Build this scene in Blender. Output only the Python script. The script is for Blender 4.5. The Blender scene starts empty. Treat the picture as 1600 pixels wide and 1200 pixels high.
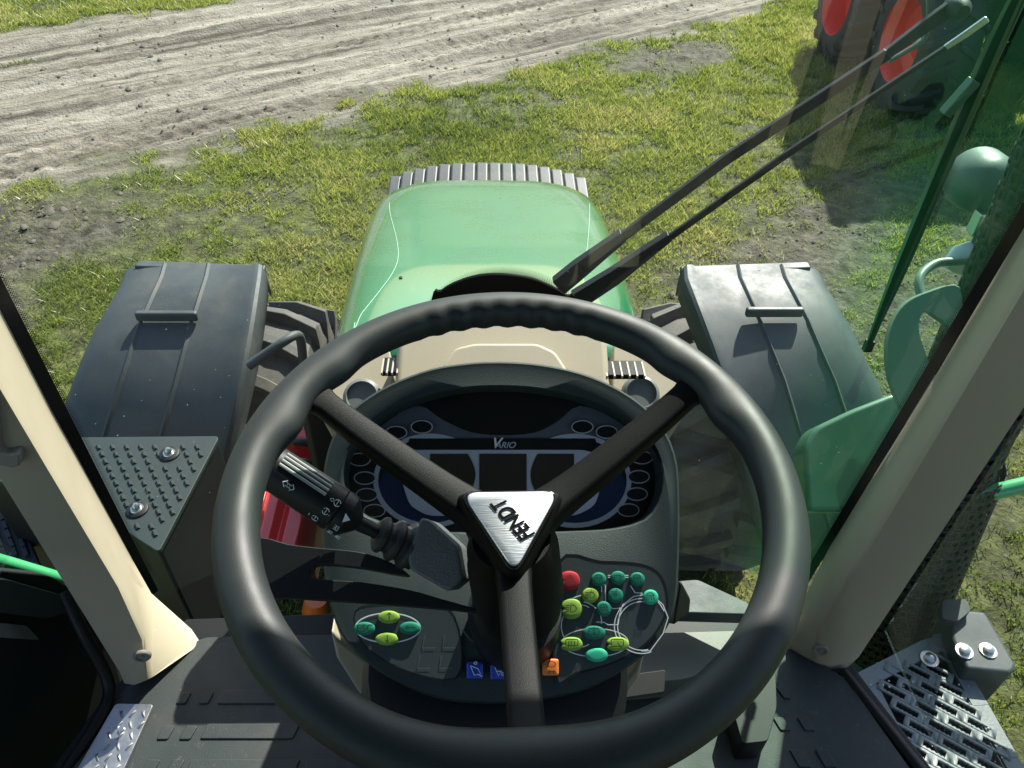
import bpy, bmesh, math, random
import numpy as np
from math import sin, cos, pi, radians, tan, atan2, sqrt
from mathutils import Vector, Matrix
random.seed(7); rng = np.random.default_rng(7)
S = bpy.context.scene
COL = S.collection

# ------------------------------------------------------------------ camera, sky, sun, exposure
PITCH, ROLL, YAW, FPX = radians(41.5), radians(1.4), radians(2.33), 1200.0
CAM = Vector((-.022, 0, 2.85))
Fw = Vector((sin(YAW)*cos(PITCH), cos(YAW)*cos(PITCH), -sin(PITCH)))
R0 = Vector((cos(YAW), -sin(YAW), 0)); U0 = R0.cross(Fw)
Rt = cos(ROLL)*R0 + sin(ROLL)*U0; Up = -sin(ROLL)*R0 + cos(ROLL)*U0
cd = bpy.data.cameras.new('camera'); cam = bpy.data.objects.new('camera', cd); COL.objects.link(cam)
cd.sensor_width = 36; cd.lens = 27.0; cd.clip_start = .02; cd.clip_end = 6000
cam.matrix_world = Matrix(((Rt.x, Up.x, -Fw.x, CAM.x), (Rt.y, Up.y, -Fw.y, CAM.y), (Rt.z, Up.z, -Fw.z, CAM.z), (0, 0, 0, 1)))
S.camera = cam
SUN_EL, SUN_AZ = radians(41), radians(27)          # azimuth measured from +Y towards +X
W = bpy.data.worlds.new('World'); S.world = W; W.use_nodes = True
wn = W.node_tree.nodes; wl = W.node_tree.links
sky = wn.new('ShaderNodeTexSky'); sky.sky_type = 'NISHITA'; sky.sun_disc = False
sky.sun_elevation = SUN_EL; sky.sun_rotation = SUN_AZ; sky.air_density = 1.0; sky.dust_density = 1.0; sky.altitude = 20
wn['Background'].inputs['Strength'].default_value = .105
wl.new(sky.outputs[0], wn['Background'].inputs['Color'])
sd = bpy.data.lights.new('sun', 'SUN'); sd.energy = 4.9; sd.angle = radians(.5); sd.color = (1, .95, .87)
sun = bpy.data.objects.new('sun', sd); COL.objects.link(sun); sun.location = (5, 9, 12)
SDIR = Vector((sin(SUN_AZ)*cos(SUN_EL), cos(SUN_AZ)*cos(SUN_EL), sin(SUN_EL)))
sun.rotation_euler = SDIR.to_track_quat('Z', 'Y').to_euler()
S.view_settings.view_transform = 'Standard'; S.view_settings.look = 'None'
S.view_settings.gamma = 1; S.view_settings.use_curve_mapping = False
S.view_settings.exposure = 1.28
S.render.engine = 'CYCLES'
S.cycles.max_bounces = 10; S.cycles.transparent_max_bounces = 16; S.cycles.caustics_reflective = False; S.cycles.caustics_refractive = False

# ------------------------------------------------------------------ measuring helpers (photo pixel -> point on a real plane)
def ray(px, py): return Fw + Rt*((px-800)/FPX) - Up*((py-600)/FPX)
def at(px, py, x=None, y=None, z=None, d=None):
    v = ray(px, py)
    t = (x-CAM.x)/v.x if x is not None else (y-CAM.y)/v.y if y is not None else (z-CAM.z)/v.z if z is not None else d
    return CAM + v*t
def proj(p):
    d = Vector(p)-CAM; z = d.dot(Fw); return 800+FPX*d.dot(Rt)/z, 600-FPX*d.dot(Up)/z, z
class Plane:
    def __init__(s, p0, n, ux=Vector((1, 0, 0))):
        s.p0 = Vector(p0); s.n = Vector(n).normalized(); s.u = (ux-s.n*ux.dot(s.n)).normalized(); s.v = s.n.cross(s.u)
    def __call__(s, px, py, h=0):
        v = ray(px, py); p = s.p0+s.n*h
        return CAM + v*((p-CAM).dot(s.n)/v.dot(s.n))

# ------------------------------------------------------------------ materials
MATS = {}
def mat(name, col, rough=.5, metal=0, coat=0, bump=0, bscale=200, vary=0, vscale=8, spec=.5, trans=0, emit=None, sheen=0, rvary=0, coatr=.05, dirt=0, dcol=(.16, .13, .09), dscale=7):
    if name in MATS: return MATS[name]
    m = bpy.data.materials.new(name); m.use_nodes = True; nt = m.node_tree; b = nt.nodes['Principled BSDF']
    b.inputs['Base Color'].default_value = (*col, 1); b.inputs['Roughness'].default_value = rough
    b.inputs['Metallic'].default_value = metal; b.inputs['Specular IOR Level'].default_value = spec
    b.inputs['Coat Weight'].default_value = coat; b.inputs['Coat Roughness'].default_value = coatr
    tc = nt.nodes.new('ShaderNodeTexCoord')
    if vary or rvary:
        n = nt.nodes.new('ShaderNodeTexNoise'); n.inputs['Scale'].default_value = vscale; n.inputs['Detail'].default_value = 6; n.inputs['Roughness'].default_value = .65
        nt.links.new(tc.outputs['Object'], n.inputs['Vector'])
        if vary:
            r = nt.nodes.new('ShaderNodeMix'); r.data_type = 'RGBA'
            r.inputs[6].default_value = (*[c*(1-vary) for c in col], 1); r.inputs[7].default_value = (*[min(1, c*(1+vary)) for c in col], 1)
            nt.links.new(n.outputs[0], r.inputs[0]); nt.links.new(r.outputs[2], b.inputs['Base Color'])
        if rvary:
            mr = nt.nodes.new('ShaderNodeMapRange'); mr.inputs[1].default_value = .3; mr.inputs[2].default_value = .7
            mr.inputs[3].default_value = max(0, rough-rvary); mr.inputs[4].default_value = min(1, rough+rvary)
            nt.links.new(n.outputs[0], mr.inputs[0]); nt.links.new(mr.outputs[0], b.inputs['Roughness'])
    if dirt:                                                  # dried mud film: blotches plus fine spatter, matte where it lies
        fac = None
        for sc, lo, hi, wt in ((dscale, .50, .78, .55), (dscale*14, .60, .68, .9)):
            n = nt.nodes.new('ShaderNodeTexNoise'); n.inputs['Scale'].default_value = sc; n.inputs['Detail'].default_value = 7; n.inputs['Roughness'].default_value = .7; nt.links.new(tc.outputs['Object'], n.inputs[0])
            r1 = nt.nodes.new('ShaderNodeMapRange'); r1.inputs[1].default_value = lo; r1.inputs[2].default_value = hi; r1.inputs[4].default_value = wt*dirt; nt.links.new(n.outputs[0], r1.inputs[0])
            if fac is None: fac = r1.outputs[0]
            else:
                mxx = nt.nodes.new('ShaderNodeMath'); mxx.operation = 'MAXIMUM'; nt.links.new(fac, mxx.inputs[0]); nt.links.new(r1.outputs[0], mxx.inputs[1]); fac = mxx.outputs[0]
        old = b.inputs['Base Color'].links[0].from_socket if b.inputs['Base Color'].links else None
        dm = nt.nodes.new('ShaderNodeMix'); dm.data_type = 'RGBA'; dm.inputs[6].default_value = (*col, 1); dm.inputs[7].default_value = (*dcol, 1)
        if old: nt.links.new(old, dm.inputs[6])
        nt.links.new(fac, dm.inputs[0]); nt.links.new(dm.outputs[2], b.inputs['Base Color'])
        oldr = b.inputs['Roughness'].links[0].from_socket if b.inputs['Roughness'].links else None
        rm_ = nt.nodes.new('ShaderNodeMix'); rm_.inputs[2].default_value = rough; rm_.inputs[3].default_value = .9
        if oldr: nt.links.new(oldr, rm_.inputs[2])
        nt.links.new(fac, rm_.inputs[0]); nt.links.new(rm_.outputs[0], b.inputs['Roughness'])
    if bump:
        n = nt.nodes.new('ShaderNodeTexNoise'); n.inputs['Scale'].default_value = bscale; n.inputs['Detail'].default_value = 3
        bp = nt.nodes.new('ShaderNodeBump'); bp.inputs['Strength'].default_value = bump; bp.inputs['Distance'].default_value = .001
        nt.links.new(tc.outputs['Object'], n.inputs['Vector']); nt.links.new(n.outputs[0], bp.inputs['Height']); nt.links.new(bp.outputs[0], b.inputs['Normal'])
    MATS[name] = m; return m
BEIGE = mat('beige_plastic', (.39, .34, .25), .55, bump=.25, bscale=900, vary=.06, vscale=12, rvary=.08)
BEIGE_D = mat('taupe_plastic', (.23, .21, .18), .6, bump=.2, bscale=900)
RUB = mat('soft_black_rim', (.018, .023, .022), .52, spec=.4, bump=.15, bscale=1400, rvary=.06, vscale=25, vary=.1)
SPOKE = mat('textured_black_spoke', (.0040, .0048, .0048), .5, bump=.3, bscale=1500, spec=.12)
BLK = mat('black_plastic', (.007, .008, .0085), .5, bump=.2, bscale=700, spec=.3)
BLKG = mat('glossy_black', (.008, .009, .010), .15)
DGREY = mat('charcoal_plastic', (.019, .030, .030), .55, bump=.35, bscale=1100, spec=.35, rvary=.07, vscale=20)
CGREY = mat('panel_grey', (.040, .052, .053), .5, bump=.15, bscale=900, spec=.35)
FGREY = mat('fender_plastic', (.045, .056, .058), .56, spec=.45, bump=.25, bscale=300, vary=.3, vscale=9, rvary=.12, dirt=.55)
MATG = mat('floor_rubber', (.022, .029, .030), .6, bump=.4, bscale=500, vary=.2, vscale=9, rvary=.1, dirt=.35, dscale=6)
TYRE = mat('tyre_rubber', (.062, .060, .054), .75, bump=.5, bscale=120, vary=.35, vscale=9, dirt=1, dcol=(.2, .165, .12), dscale=5)
GREEN = mat('green_paint', (.006, .150, .058), .28, coat=.8, dirt=.10, dscale=4, vary=.12, vscale=5, rvary=.06, coatr=.03)
GREEN_D = mat('dark_green_paint', (.012, .10, .04), .35, coat=.5)
RAILG = mat('green_rail_paint', (.06, .42, .16), .3, coat=.6)
RED = mat('red_paint', (.75, .03, .03), .35, coat=.5)
REDM = mat('red_wheel_paint', (.5, .015, .025), .4)
BLUE = mat('blue_paint', (.02, .12, .45), .35, coat=.6)
STEEL = mat('zinc_steel', (.55, .55, .53), .32, metal=1, bump=.3, bscale=200)
ALU = mat('chequer_aluminium', (.42, .43, .44), .38, metal=.9, bump=.3, bscale=90, rvary=.1, vscale=40)
GRATE = mat('coated_step_metal', (.17, .20, .195), .48, bump=.5, bscale=160, vary=.25, vscale=30, rvary=.1, dirt=.3)
WEIGHT = mat('grey_cast_iron', (.036, .040, .042), .5, bump=.5, bscale=60)
PGRAPH = mat('dial_print_grey', (.44, .45, .51), .4)
PDARK = mat('dial_dark', (.008, .009, .012), .3)
PBLUE = mat('dial_blue', (.012, .024, .065), .3)
LCD = mat('display_olive_black', (.034, .032, .025), .2)
WHITE = mat('white_print', (.75, .78, .78), .5)
INK = mat('button_ink', (.01, .03, .02), .5)
BTEAL = mat('teal_button', (.008, .17, .11), .65, spec=.3)
BTEAL2 = mat('light_teal_button', (.03, .40, .24), .65, spec=.3)
BLIME = mat('lime_button', (.20, .34, .05), .65, spec=.3)
BRED = mat('red_button', (.36, .02, .03), .65, spec=.3)
BBLUE = mat('blue_button', (.015, .05, .42), .4)
BORNG = mat('orange_button', (.75, .20, .03), .4)
ORANGE = mat('orange_lens', (.7, .14, .02), .3)
SEATF = mat('seat_fabric', (.05, .05, .055), .9)
GREENB = mat('green_veiled_plastic', (.12, .18, .15), .4, bump=.2, bscale=300)  # grey plastic with the green windscreen reflection mixed into its colour
YEL = mat('yellow_plastic', (.7, .7, .05), .5)
LENSW = mat('clear_lamp_lens', (.6, .62, .62), .15)

def brushed():
    m = bpy.data.materials.new('brushed_silver'); m.use_nodes = True; nt = m.node_tree; b = nt.nodes['Principled BSDF']
    b.inputs['Base Color'].default_value = (.62, .64, .66, 1); b.inputs['Metallic'].default_value = .55; b.inputs['Roughness'].default_value = .5
    tc = nt.nodes.new('ShaderNodeTexCoord'); mp = nt.nodes.new('ShaderNodeMapping'); mp.inputs['Scale'].default_value = (60, 1500, 1500); mp.inputs['Rotation'].default_value = (0, 0, .12)
    n = nt.nodes.new('ShaderNodeTexNoise'); n.inputs['Scale'].default_value = 1; bp = nt.nodes.new('ShaderNodeBump'); bp.inputs['Strength'].default_value = .35; bp.inputs['Distance'].default_value = .001
    for a, c in ((tc.outputs['Object'], mp.inputs[0]), (mp.outputs[0], n.inputs[0]), (n.outputs[0], bp.inputs['Height']), (bp.outputs[0], b.inputs['Normal'])): nt.links.new(a, c)
    return m
BRUSH = brushed()

def glass(name, tint, refl=1.0, film=(0, 0, 0), filmw=0.0, rough=.0, veil_tint=None, veil_film=None, veil_weight=0):
    m = bpy.data.materials.new(name); m.use_nodes = True; nt = m.node_tree; nt.nodes.remove(nt.nodes['Principled BSDF'])
    out = nt.nodes['Material Output']
    tr = nt.nodes.new('ShaderNodeBsdfTransparent'); tr.inputs[0].default_value = (*tint, 1)
    gl = nt.nodes.new('ShaderNodeBsdfGlossy'); gl.inputs['Roughness'].default_value = rough; gl.inputs[0].default_value = (.92, 1, .94, 1)
    fr = nt.nodes.new('ShaderNodeFresnel'); geo = nt.nodes.new('ShaderNodeNewGeometry'); io = nt.nodes.new('ShaderNodeMath'); io.operation = 'MULTIPLY_ADD'
    io.inputs[1].default_value = 1/1.5-1.5; io.inputs[2].default_value = 1.5; nt.links.new(geo.outputs['Backfacing'], io.inputs[0]); nt.links.new(io.outputs[0], fr.inputs[0])   # a thin pane has the same outside index on both sides
    mu = nt.nodes.new('ShaderNodeMath'); mu.operation = 'MULTIPLY'; mu.inputs[1].default_value = refl; mu.use_clamp = True
    mx = nt.nodes.new('ShaderNodeMixShader')
    nt.links.new(fr.outputs[0], mu.inputs[0]); nt.links.new(mu.outputs[0], mx.inputs[0]); nt.links.new(tr.outputs[0], mx.inputs[1]); nt.links.new(gl.outputs[0], mx.inputs[2])
    last = mx
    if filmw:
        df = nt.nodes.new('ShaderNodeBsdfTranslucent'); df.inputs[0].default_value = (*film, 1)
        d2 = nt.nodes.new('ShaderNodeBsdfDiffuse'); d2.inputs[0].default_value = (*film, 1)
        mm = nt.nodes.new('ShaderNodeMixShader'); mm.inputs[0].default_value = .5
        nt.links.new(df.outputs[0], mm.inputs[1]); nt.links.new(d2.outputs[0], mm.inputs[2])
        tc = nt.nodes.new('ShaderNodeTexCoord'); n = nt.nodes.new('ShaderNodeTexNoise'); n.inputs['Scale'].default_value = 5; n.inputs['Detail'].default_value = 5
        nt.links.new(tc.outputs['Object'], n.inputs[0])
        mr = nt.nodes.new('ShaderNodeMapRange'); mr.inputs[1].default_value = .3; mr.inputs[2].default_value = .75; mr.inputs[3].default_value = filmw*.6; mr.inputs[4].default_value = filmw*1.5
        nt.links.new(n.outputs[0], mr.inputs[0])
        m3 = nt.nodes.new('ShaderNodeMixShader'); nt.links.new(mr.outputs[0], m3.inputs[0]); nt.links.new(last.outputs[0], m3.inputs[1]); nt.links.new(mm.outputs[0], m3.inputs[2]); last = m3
        if veil_tint:                                             # green reflection veil coloured into the pane, growing towards one edge
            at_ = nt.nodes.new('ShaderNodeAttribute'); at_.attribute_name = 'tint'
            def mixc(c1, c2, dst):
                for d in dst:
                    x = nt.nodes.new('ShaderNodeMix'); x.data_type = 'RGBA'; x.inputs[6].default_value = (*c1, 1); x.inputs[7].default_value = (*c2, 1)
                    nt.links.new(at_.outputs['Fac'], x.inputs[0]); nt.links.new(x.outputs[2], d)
            mixc(tint, veil_tint, [tr.inputs[0]]); mixc(film, veil_film, [df.inputs[0], d2.inputs[0]])
            ma = nt.nodes.new('ShaderNodeMath'); ma.operation = 'MULTIPLY_ADD'; ma.inputs[1].default_value = veil_weight; nt.links.new(at_.outputs['Fac'], ma.inputs[0]); nt.links.new(mr.outputs[0], ma.inputs[2]); nt.links.new(ma.outputs[0], m3.inputs[0])
    nt.links.new(last.outputs[0], out.inputs[0]); MATS[name] = m; return m
GLASS = glass('windscreen_glass', (.90, .95, .91), 0.85, (.75, .8, .75), .008, veil_tint=(.66, .90, .74), veil_film=(.10, .60, .26), veil_weight=.022)
GLASS_S = glass('side_glass', (.93, .96, .94), 1.0)

# ------------------------------------------------------------------ object helpers
def finish(o, name, m, parent, kw):
    if m is not None: o.data.materials.append(m)
    if kw.get('smooth', True):
        o.data.polygons.foreach_set('use_smooth', [True]*len(o.data.polygons)); o.data.set_sharp_from_angle(angle=radians(kw.get('angle', 38)))
    if kw.get('bevel'):
        b = o.modifiers.new('bevel', 'BEVEL'); b.width = kw['bevel']; b.segments = kw.get('seg', 3); b.limit_method = 'ANGLE'; b.angle_limit = radians(30); b.harden_normals = True
    COL.objects.link(o)
    if parent is not None: o.parent = parent; o.location = -WORLD[parent.name] if parent.name in WORLD else (0, 0, 0)
    for k in ('label', 'category', 'group', 'kind'):
        if kw.get(k): o[k] = kw[k]
    return o
WORLD = {}
def mk(name, V, Fc, m, parent=None, **kw):
    me = bpy.data.meshes.new(name); me.from_pydata([tuple(v) for v in V], [], [tuple(f) for f in Fc]); me.update()
    bm = bmesh.new(); bm.from_mesh(me); bmesh.ops.recalc_face_normals(bm, faces=bm.faces); bm.to_mesh(me); bm.free()
    return finish(bpy.data.objects.new(name, me), name, m, parent, kw)
def empty(name, loc, parent=None, **kw):
    o = bpy.data.objects.new(name, None); COL.objects.link(o); o.empty_display_size = .05
    o.location = loc; WORLD[o.name] = Vector(loc)
    if parent is not None:
        o.parent = parent; o.location = Vector(loc)-WORLD[parent.name]
    for k, v in kw.items(): o[k] = v
    return o
def loft(rings, close=True, caps=True):
    V = []; Fc = []; n = len(rings[0])
    for r in rings: V += list(r)
    for i in range(len(rings)-1):
        for j in range(n if close else n-1):
            k = (j+1) % n; Fc.append((i*n+j, i*n+k, (i+1)*n+k, (i+1)*n+j))
    if caps and close: Fc.append(tuple(range(n))[::-1]); Fc.append(tuple((len(rings)-1)*n+j for j in range(n)))
    return V, Fc
def frames(P):
    out = []; prev = None
    for i, p in enumerate(P):
        t = (P[min(i+1, len(P)-1)]-P[max(i-1, 0)]).normalized()
        if prev is None:
            a = Vector((0, 0, 1)) if abs(t.z) < .9 else Vector((1, 0, 0)); u = t.cross(a).normalized()
        else: u = (prev-t*prev.dot(t)).normalized()
        prev = u; out.append((u, t.cross(u)))
    return out
def spline(P, n=8):
    P = [Vector(p) for p in P]
    if len(P) < 3: return P
    out = []
    for i in range(len(P)-1):
        a = P[max(i-1, 0)]; b = P[i]; c = P[i+1]; d = P[min(i+2, len(P)-1)]
        for k in range(n):
            t = k/n; out.append(.5*((2*b)+(c-a)*t+(2*a-5*b+4*c-d)*t*t+(3*b-a-3*c+d)*t**3))
    out.append(P[-1]); return out
def tubeVF(P, r, n=12, smooth=0):
    P = [Vector(p) for p in P]
    if smooth:
        R = list(r) if hasattr(r, '__len__') else [r]*len(P)
        P2 = spline(P, smooth); r = [np.interp(i/smooth, range(len(R)), R) for i in range(len(P2))]; P = P2
    R = list(r) if hasattr(r, '__len__') else [r]*len(P)
    fr = frames(P)
    return loft([[p+u*(q*cos(2*pi*k/n))+v*(q*sin(2*pi*k/n)) for k in range(n)] for p, q, (u, v) in zip(P, R, fr)])
def tube(name, P, r, m, parent=None, n=12, sm=0, **kw): V, Fc = tubeVF(P, r, n, sm); return mk(name, V, Fc, m, parent, **kw)
def lathe(name, a, b, prof, m, parent=None, n=24, **kw):    # prof: (fraction along a->b, radius)
    a = Vector(a); b = Vector(b); t = (b-a).normalized(); u = t.orthogonal().normalized(); v = t.cross(u)
    V, Fc = loft([[a+(b-a)*s+u*(q*cos(2*pi*k/n))+v*(q*sin(2*pi*k/n)) for k in range(n)] for s, q in prof]); return mk(name, V, Fc, m, parent, **kw)
def prism(name, pts, ext, m, parent=None, **kw):             # polygon + extrusion vector
    pts = [Vector(p) for p in pts]; ext = Vector(ext); V, Fc = loft([pts, [p+ext for p in pts]]); return mk(name, V, Fc, m, parent, **kw)
def box(name, c, s, m, parent=None, rot=None, **kw):
    c = Vector(c); Rm = rot or Matrix.Identity(3); h = [Vector((x*s[0]/2, y*s[1]/2, z*s[2]/2)) for z in (-1, 1) for x, y in ((-1, -1), (1, -1), (1, 1), (-1, 1))]
    V = [c+Rm @ p for p in h]; Fc = [(3, 2, 1, 0), (4, 5, 6, 7), (0, 1, 5, 4), (1, 2, 6, 5), (2, 3, 7, 6), (3, 0, 4, 7)]
    kw.setdefault('bevel', min(s)*.12); return mk(name, V, Fc, m, parent, **kw)
def merge(parts):
    V = []; Fc = []
    for v, f in parts:
        o = len(V); V += list(v); Fc += [tuple(i+o for i in q) for q in f]
    return V, Fc
def pathpx(pl, pts, h=0): return [pl(x, y, h) for x, y in pts]
def ribbon(pl, pts, w, h, closed=False, t=0):                # flat printed stroke, w in metres
    P = [pl(x, y, h) for x, y in pts]; n = len(P); L = []
    for i in range(n):
        a = P[(i-1) % n] if closed or i > 0 else P[i]; b = P[(i+1) % n] if closed or i < n-1 else P[i]
        d = (b-a).normalized(); s = pl.n.cross(d)*w/2; L += [P[i]+s, P[i]-s]
    Fc = [(2*i, 2*i+1, 2*((i+1) % n)+1, 2*((i+1) % n)) for i in range(n if closed else n-1)]
    return L, Fc
def strokes(name, pl, lines, w, h, m, parent, **kw):
    V, Fc = merge([ribbon(pl, l[0] if isinstance(l, tuple) else l, w, h, isinstance(l, tuple)) for l in lines])
    return mk(name, V, Fc, m, parent, smooth=False, **kw)
def ell(cx, cy, rx, ry, a0=0, a1=360, n=28, rot=0):
    o = []; N = n if a1-a0 >= 360 else n+1
    for k in range(N):
        a = radians(a0+(a1-a0)*k/n); x = rx*cos(a); y = -ry*sin(a); c, s = cos(radians(rot)), sin(radians(rot)); o.append((cx+x*c-y*s, cy+x*s+y*c))
    return o
def rrect(x0, y0, x1, y1, r, n=4):
    o = []
    for cx, cy, a in ((x1-r, y0+r, -90), (x1-r, y1-r, 0), (x0+r, y1-r, 90), (x0+r, y0+r, 180)):
        for k in range(n+1): t = radians(a+90*k/n); o.append((cx+r*cos(t), cy+r*sin(t)))
    return o
def roundpoly(pts, r, n=4):                                   # px polygon with rounded corners
    o = []; N = len(pts)
    for i in range(N):
        p = Vector(pts[i]).to_3d(); a = Vector(pts[i-1]).to_3d(); b = Vector(pts[(i+1) % N]).to_3d()
        ra = min(r, (a-p).length*.45, (b-p).length*.45); s = p+(a-p).normalized()*ra; e = p+(b-p).normalized()*ra
        for k in range(n+1): t = k/n; q = s*(1-t)**2+p*2*t*(1-t)+e*t*t; o.append((q.x, q.y))
    return o
def smoothpx(pts, n=6, closed=True):
    P = [Vector((x, y, 0)) for x, y in pts]; o = []; N = len(P)
    for i in range(N):
        a, b, c, d = P[i-1], P[i], P[(i+1) % N], P[(i+2) % N]
        for k in range(n): t = k/n; q = .5*((2*b)+(c-a)*t+(2*a-5*b+4*c-d)*t*t+(3*b-a-3*c+d)*t**3); o.append((q.x, q.y))
    return o
def slab(name, pl, pts, h0, h1, m, parent, **kw):             # px outline raised between two heights above a plane
    V, Fc = loft([[pl(x, y, h0) for x, y in pts], [pl(x, y, h0)+pl.n*(h1-h0) for x, y in pts]]); return mk(name, V, Fc, m, parent, **kw)
def dome(name, pl, pts, h0, h1, m, parent, **kw):             # a button: side wall, rounded shoulder, slightly crowned top
    A = [pl(x, y, h0) for x, y in pts]; c = sum(A, Vector())/len(A); rg = [A]
    for s, h in ((1, .45), (.95, .75), (.86, .88), (.5, .93)): rg.append([c+(p-c)*s+pl.n*(h1-h0)*h for p in A])
    V, Fc = loft(rg); return mk(name, V, Fc, m, parent, angle=60, **kw)
def text(name, s, size, org, ux, uy, m, parent, shear=0, off=0, h=.0006, cx=True, ys=1):
    c = bpy.data.curves.new(name, 'FONT'); c.body = s; c.size = 1; c.shear = shear; c.offset = off; c.extrude = 0; c.align_x = 'CENTER' if cx else 'LEFT'; c.align_y = 'CENTER'
    t = bpy.data.objects.new('tmp', c); me = bpy.data.meshes.new_from_object(t); bpy.data.objects.remove(t)
    ux = Vector(ux).normalized()*size; uyv = Vector(uy).normalized()*size*ys
    n = ux.cross(uyv).normalized(); org = Vector(org)+n*h
    for v in me.vertices: v.co = org+ux*v.co.x+uyv*v.co.y
    return finish(bpy.data.objects.new(name, me), name, m, parent, dict(smooth=False))
def copies(src, mats, parent, name=None):
    out = []
    for M in mats:
        o = src.copy(); COL.objects.link(o); o.parent = src.parent if parent is None else parent; o.matrix_local = M; out.append(o)
    return out
def nfield(x, y, sc, seed, oct=4):                             # tileless value noise on arrays, 0..1
    tot = np.zeros_like(x, dtype=float); amp = 1; s = 0
    for o in range(oct):
        X = x*sc*2**o+seed*17.3+o*5.1; Y = y*sc*2**o-seed*9.7+o*3.3; xi = np.floor(X); yi = np.floor(Y); fx = X-xi; fy = Y-yi
        fx = fx*fx*(3-2*fx); fy = fy*fy*(3-2*fy)
        def h(a, b):
            v = np.sin(a*127.1+b*311.7+seed*13.7+o*7.7)*43758.5453; return v-np.floor(v)
        tot += amp*((h(xi, yi)*(1-fx)+h(xi+1, yi)*fx)*(1-fy)+(h(xi, yi+1)*(1-fx)+h(xi+1, yi+1)*fx)*fy); s += amp; amp *= .55
    return tot/s
#@@GROUND
# ------------------------------------------------------------------ ground: muddy track crossing a patchy meadow
TA, TB = at(0, 292, z=0), at(1180, 14, z=0)                    # near edge of the sand track
TD = (TB-TA).normalized(); TN = Vector((-TD.y, TD.x, 0))
def fields(x, y):
    s = (x-TA.x)*TN.x+(y-TA.y)*TN.y; a = (x-TA.x)*TD.x+(y-TA.y)*TD.y
    wob = (nfield(x, y, .35, 3)-.5)*1.3+(nfield(x, y, 1.6, 4)-.5)*.9+(nfield(x, y, 5, 14, 3)-.5)*.55
    s2 = s+wob
    edge = np.clip((s2+.15)/.5, 0, 1)*np.clip((4.4-s2)/.9, 0, 1)
    edge *= 1-.8*np.clip((nfield(a*.35, s*1.4, 1.0, 9)-.60)*9, 0, 1)*(s2 > 2.6)
    left = np.clip((-1.2-x)/2.4, 0, 1)
    pat = np.clip((nfield(a*.5, s*1.1, .8, 5, 5)-.545+.05*left+.10*np.exp(-((s+.9)/.7)**2))*6, 0, 1)
    pat *= 1-.75*np.clip((x-.7)/.5, 0, 1)*np.clip((3.4-y)/.8, 0, 1)
    rut = np.exp(-((s+1.15+.5*(nfield(a, s, .5, 8)-.5))/.28)**2)*np.clip((nfield(a, s, .45, 12)-.42)*5, 0, 1)
    bare = np.clip(np.maximum(np.maximum(edge, pat*.85), rut), 0, 1)
    return s, a, edge, bare
def gheight(x, y):
    s, a, edge, bare = fields(x, y)
    ruts = np.zeros_like(s)
    for c, w, d in ((.5, .16, .06), (1.15, .13, .05), (1.9, .2, .06), (2.5, .12, .05), (3.4, .25, .07), (4.2, .15, .05)):
        cc = c+.22*np.sin(a*.35+c*3)+.1*np.sin(a*.9+c)
        q = (s-cc)/w; ruts += -d*np.exp(-q*q)+d*.6*np.exp(-((abs(q)-1.7)/.6)**2)
    lug = .016*np.sign(np.sin(a*2*pi/.16+np.abs(((s+.3) % .8)-.4)*22))*np.clip(edge*1.3, 0, 1)*np.clip((nfield(a*.15, s*2.2, .8, 21)-.56)*7, 0, 1)
    streak = (nfield(a*.07, s*1.7, 1.0, 41, 3)-.5)*.05+(nfield(a*.2, s*7, 1.0, 42, 3)-.5)*.026+(nfield(x, y, 9, 43, 3)-.5)*.018
    rough = (nfield(x, y, 6, 2, 3)-.5)*.06+(nfield(x, y, 17, 6, 2)-.5)*.03
    return (ruts*.7+streak)*edge+lug*.7+(nfield(x, y, 1.1, 1)-.5)*.05+rough*(.25+bare)*(1-.8*edge)+(nfield(x, y, 14, 7, 2)-.5)*.010*edge
def grow(a, b, st, far):
    v = list(np.arange(a, b+1e-6, st)); d = st; lo = [a]; hi = [v[-1]]
    while hi[-1] < far: d *= 1.35; hi.append(hi[-1]+d); lo.append(lo[-1]-d)
    return np.array(lo[:0:-1]+v+hi[1:])
gx = grow(-7.5, 9, .045, 3000); gy = grow(-.5, 14, .045, 3000)
X, Y = np.meshgrid(gx, gy); near = (np.abs(X) < 60) & (np.abs(Y) < 60)
Z = np.where(near, gheight(X, Y), 0)
_, _, EDG, BARE = fields(X, Y)
me = bpy.data.meshes.new('ground'); nx, ny = len(gx), len(gy)
me.vertices.add(nx*ny); me.vertices.foreach_set('co', np.stack([X, Y, Z], -1).ravel())
i, j = np.meshgrid(np.arange(nx-1), np.arange(ny-1)); b0 = (j*nx+i).ravel(); q = np.stack([b0, b0+1, b0+nx+1, b0+nx], -1)
me.loops.add(q.size); me.loops.foreach_set('vertex_index', q.ravel()); me.polygons.add(len(q)); me.polygons.foreach_set('loop_start', np.arange(0, q.size, 4)); me.polygons.foreach_set('use_smooth', np.ones(len(q), bool))
me.update(calc_edges=True)
ca = me.color_attributes.new('cover', 'FLOAT_COLOR', 'POINT'); cc = np.zeros((nx*ny, 4)); cc[:, 0] = BARE.ravel(); cc[:, 1] = EDG.ravel(); cc[:, 3] = 1; ca.data.foreach_set('color', cc.ravel())
gm = bpy.data.materials.new('meadow_soil'); gm.use_nodes = True; nt = gm.node_tree; b = nt.nodes['Principled BSDF']; N = nt.nodes.new; L = nt.links.new
b.inputs['Roughness'].default_value = .85; b.inputs['Specular IOR Level'].default_value = .22
att = N('ShaderNodeAttribute'); att.attribute_name = 'cover'; sep = N('ShaderNodeSeparateColor'); L(att.outputs['Color'], sep.inputs[0])
tc = N('ShaderNodeTexCoord')
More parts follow.
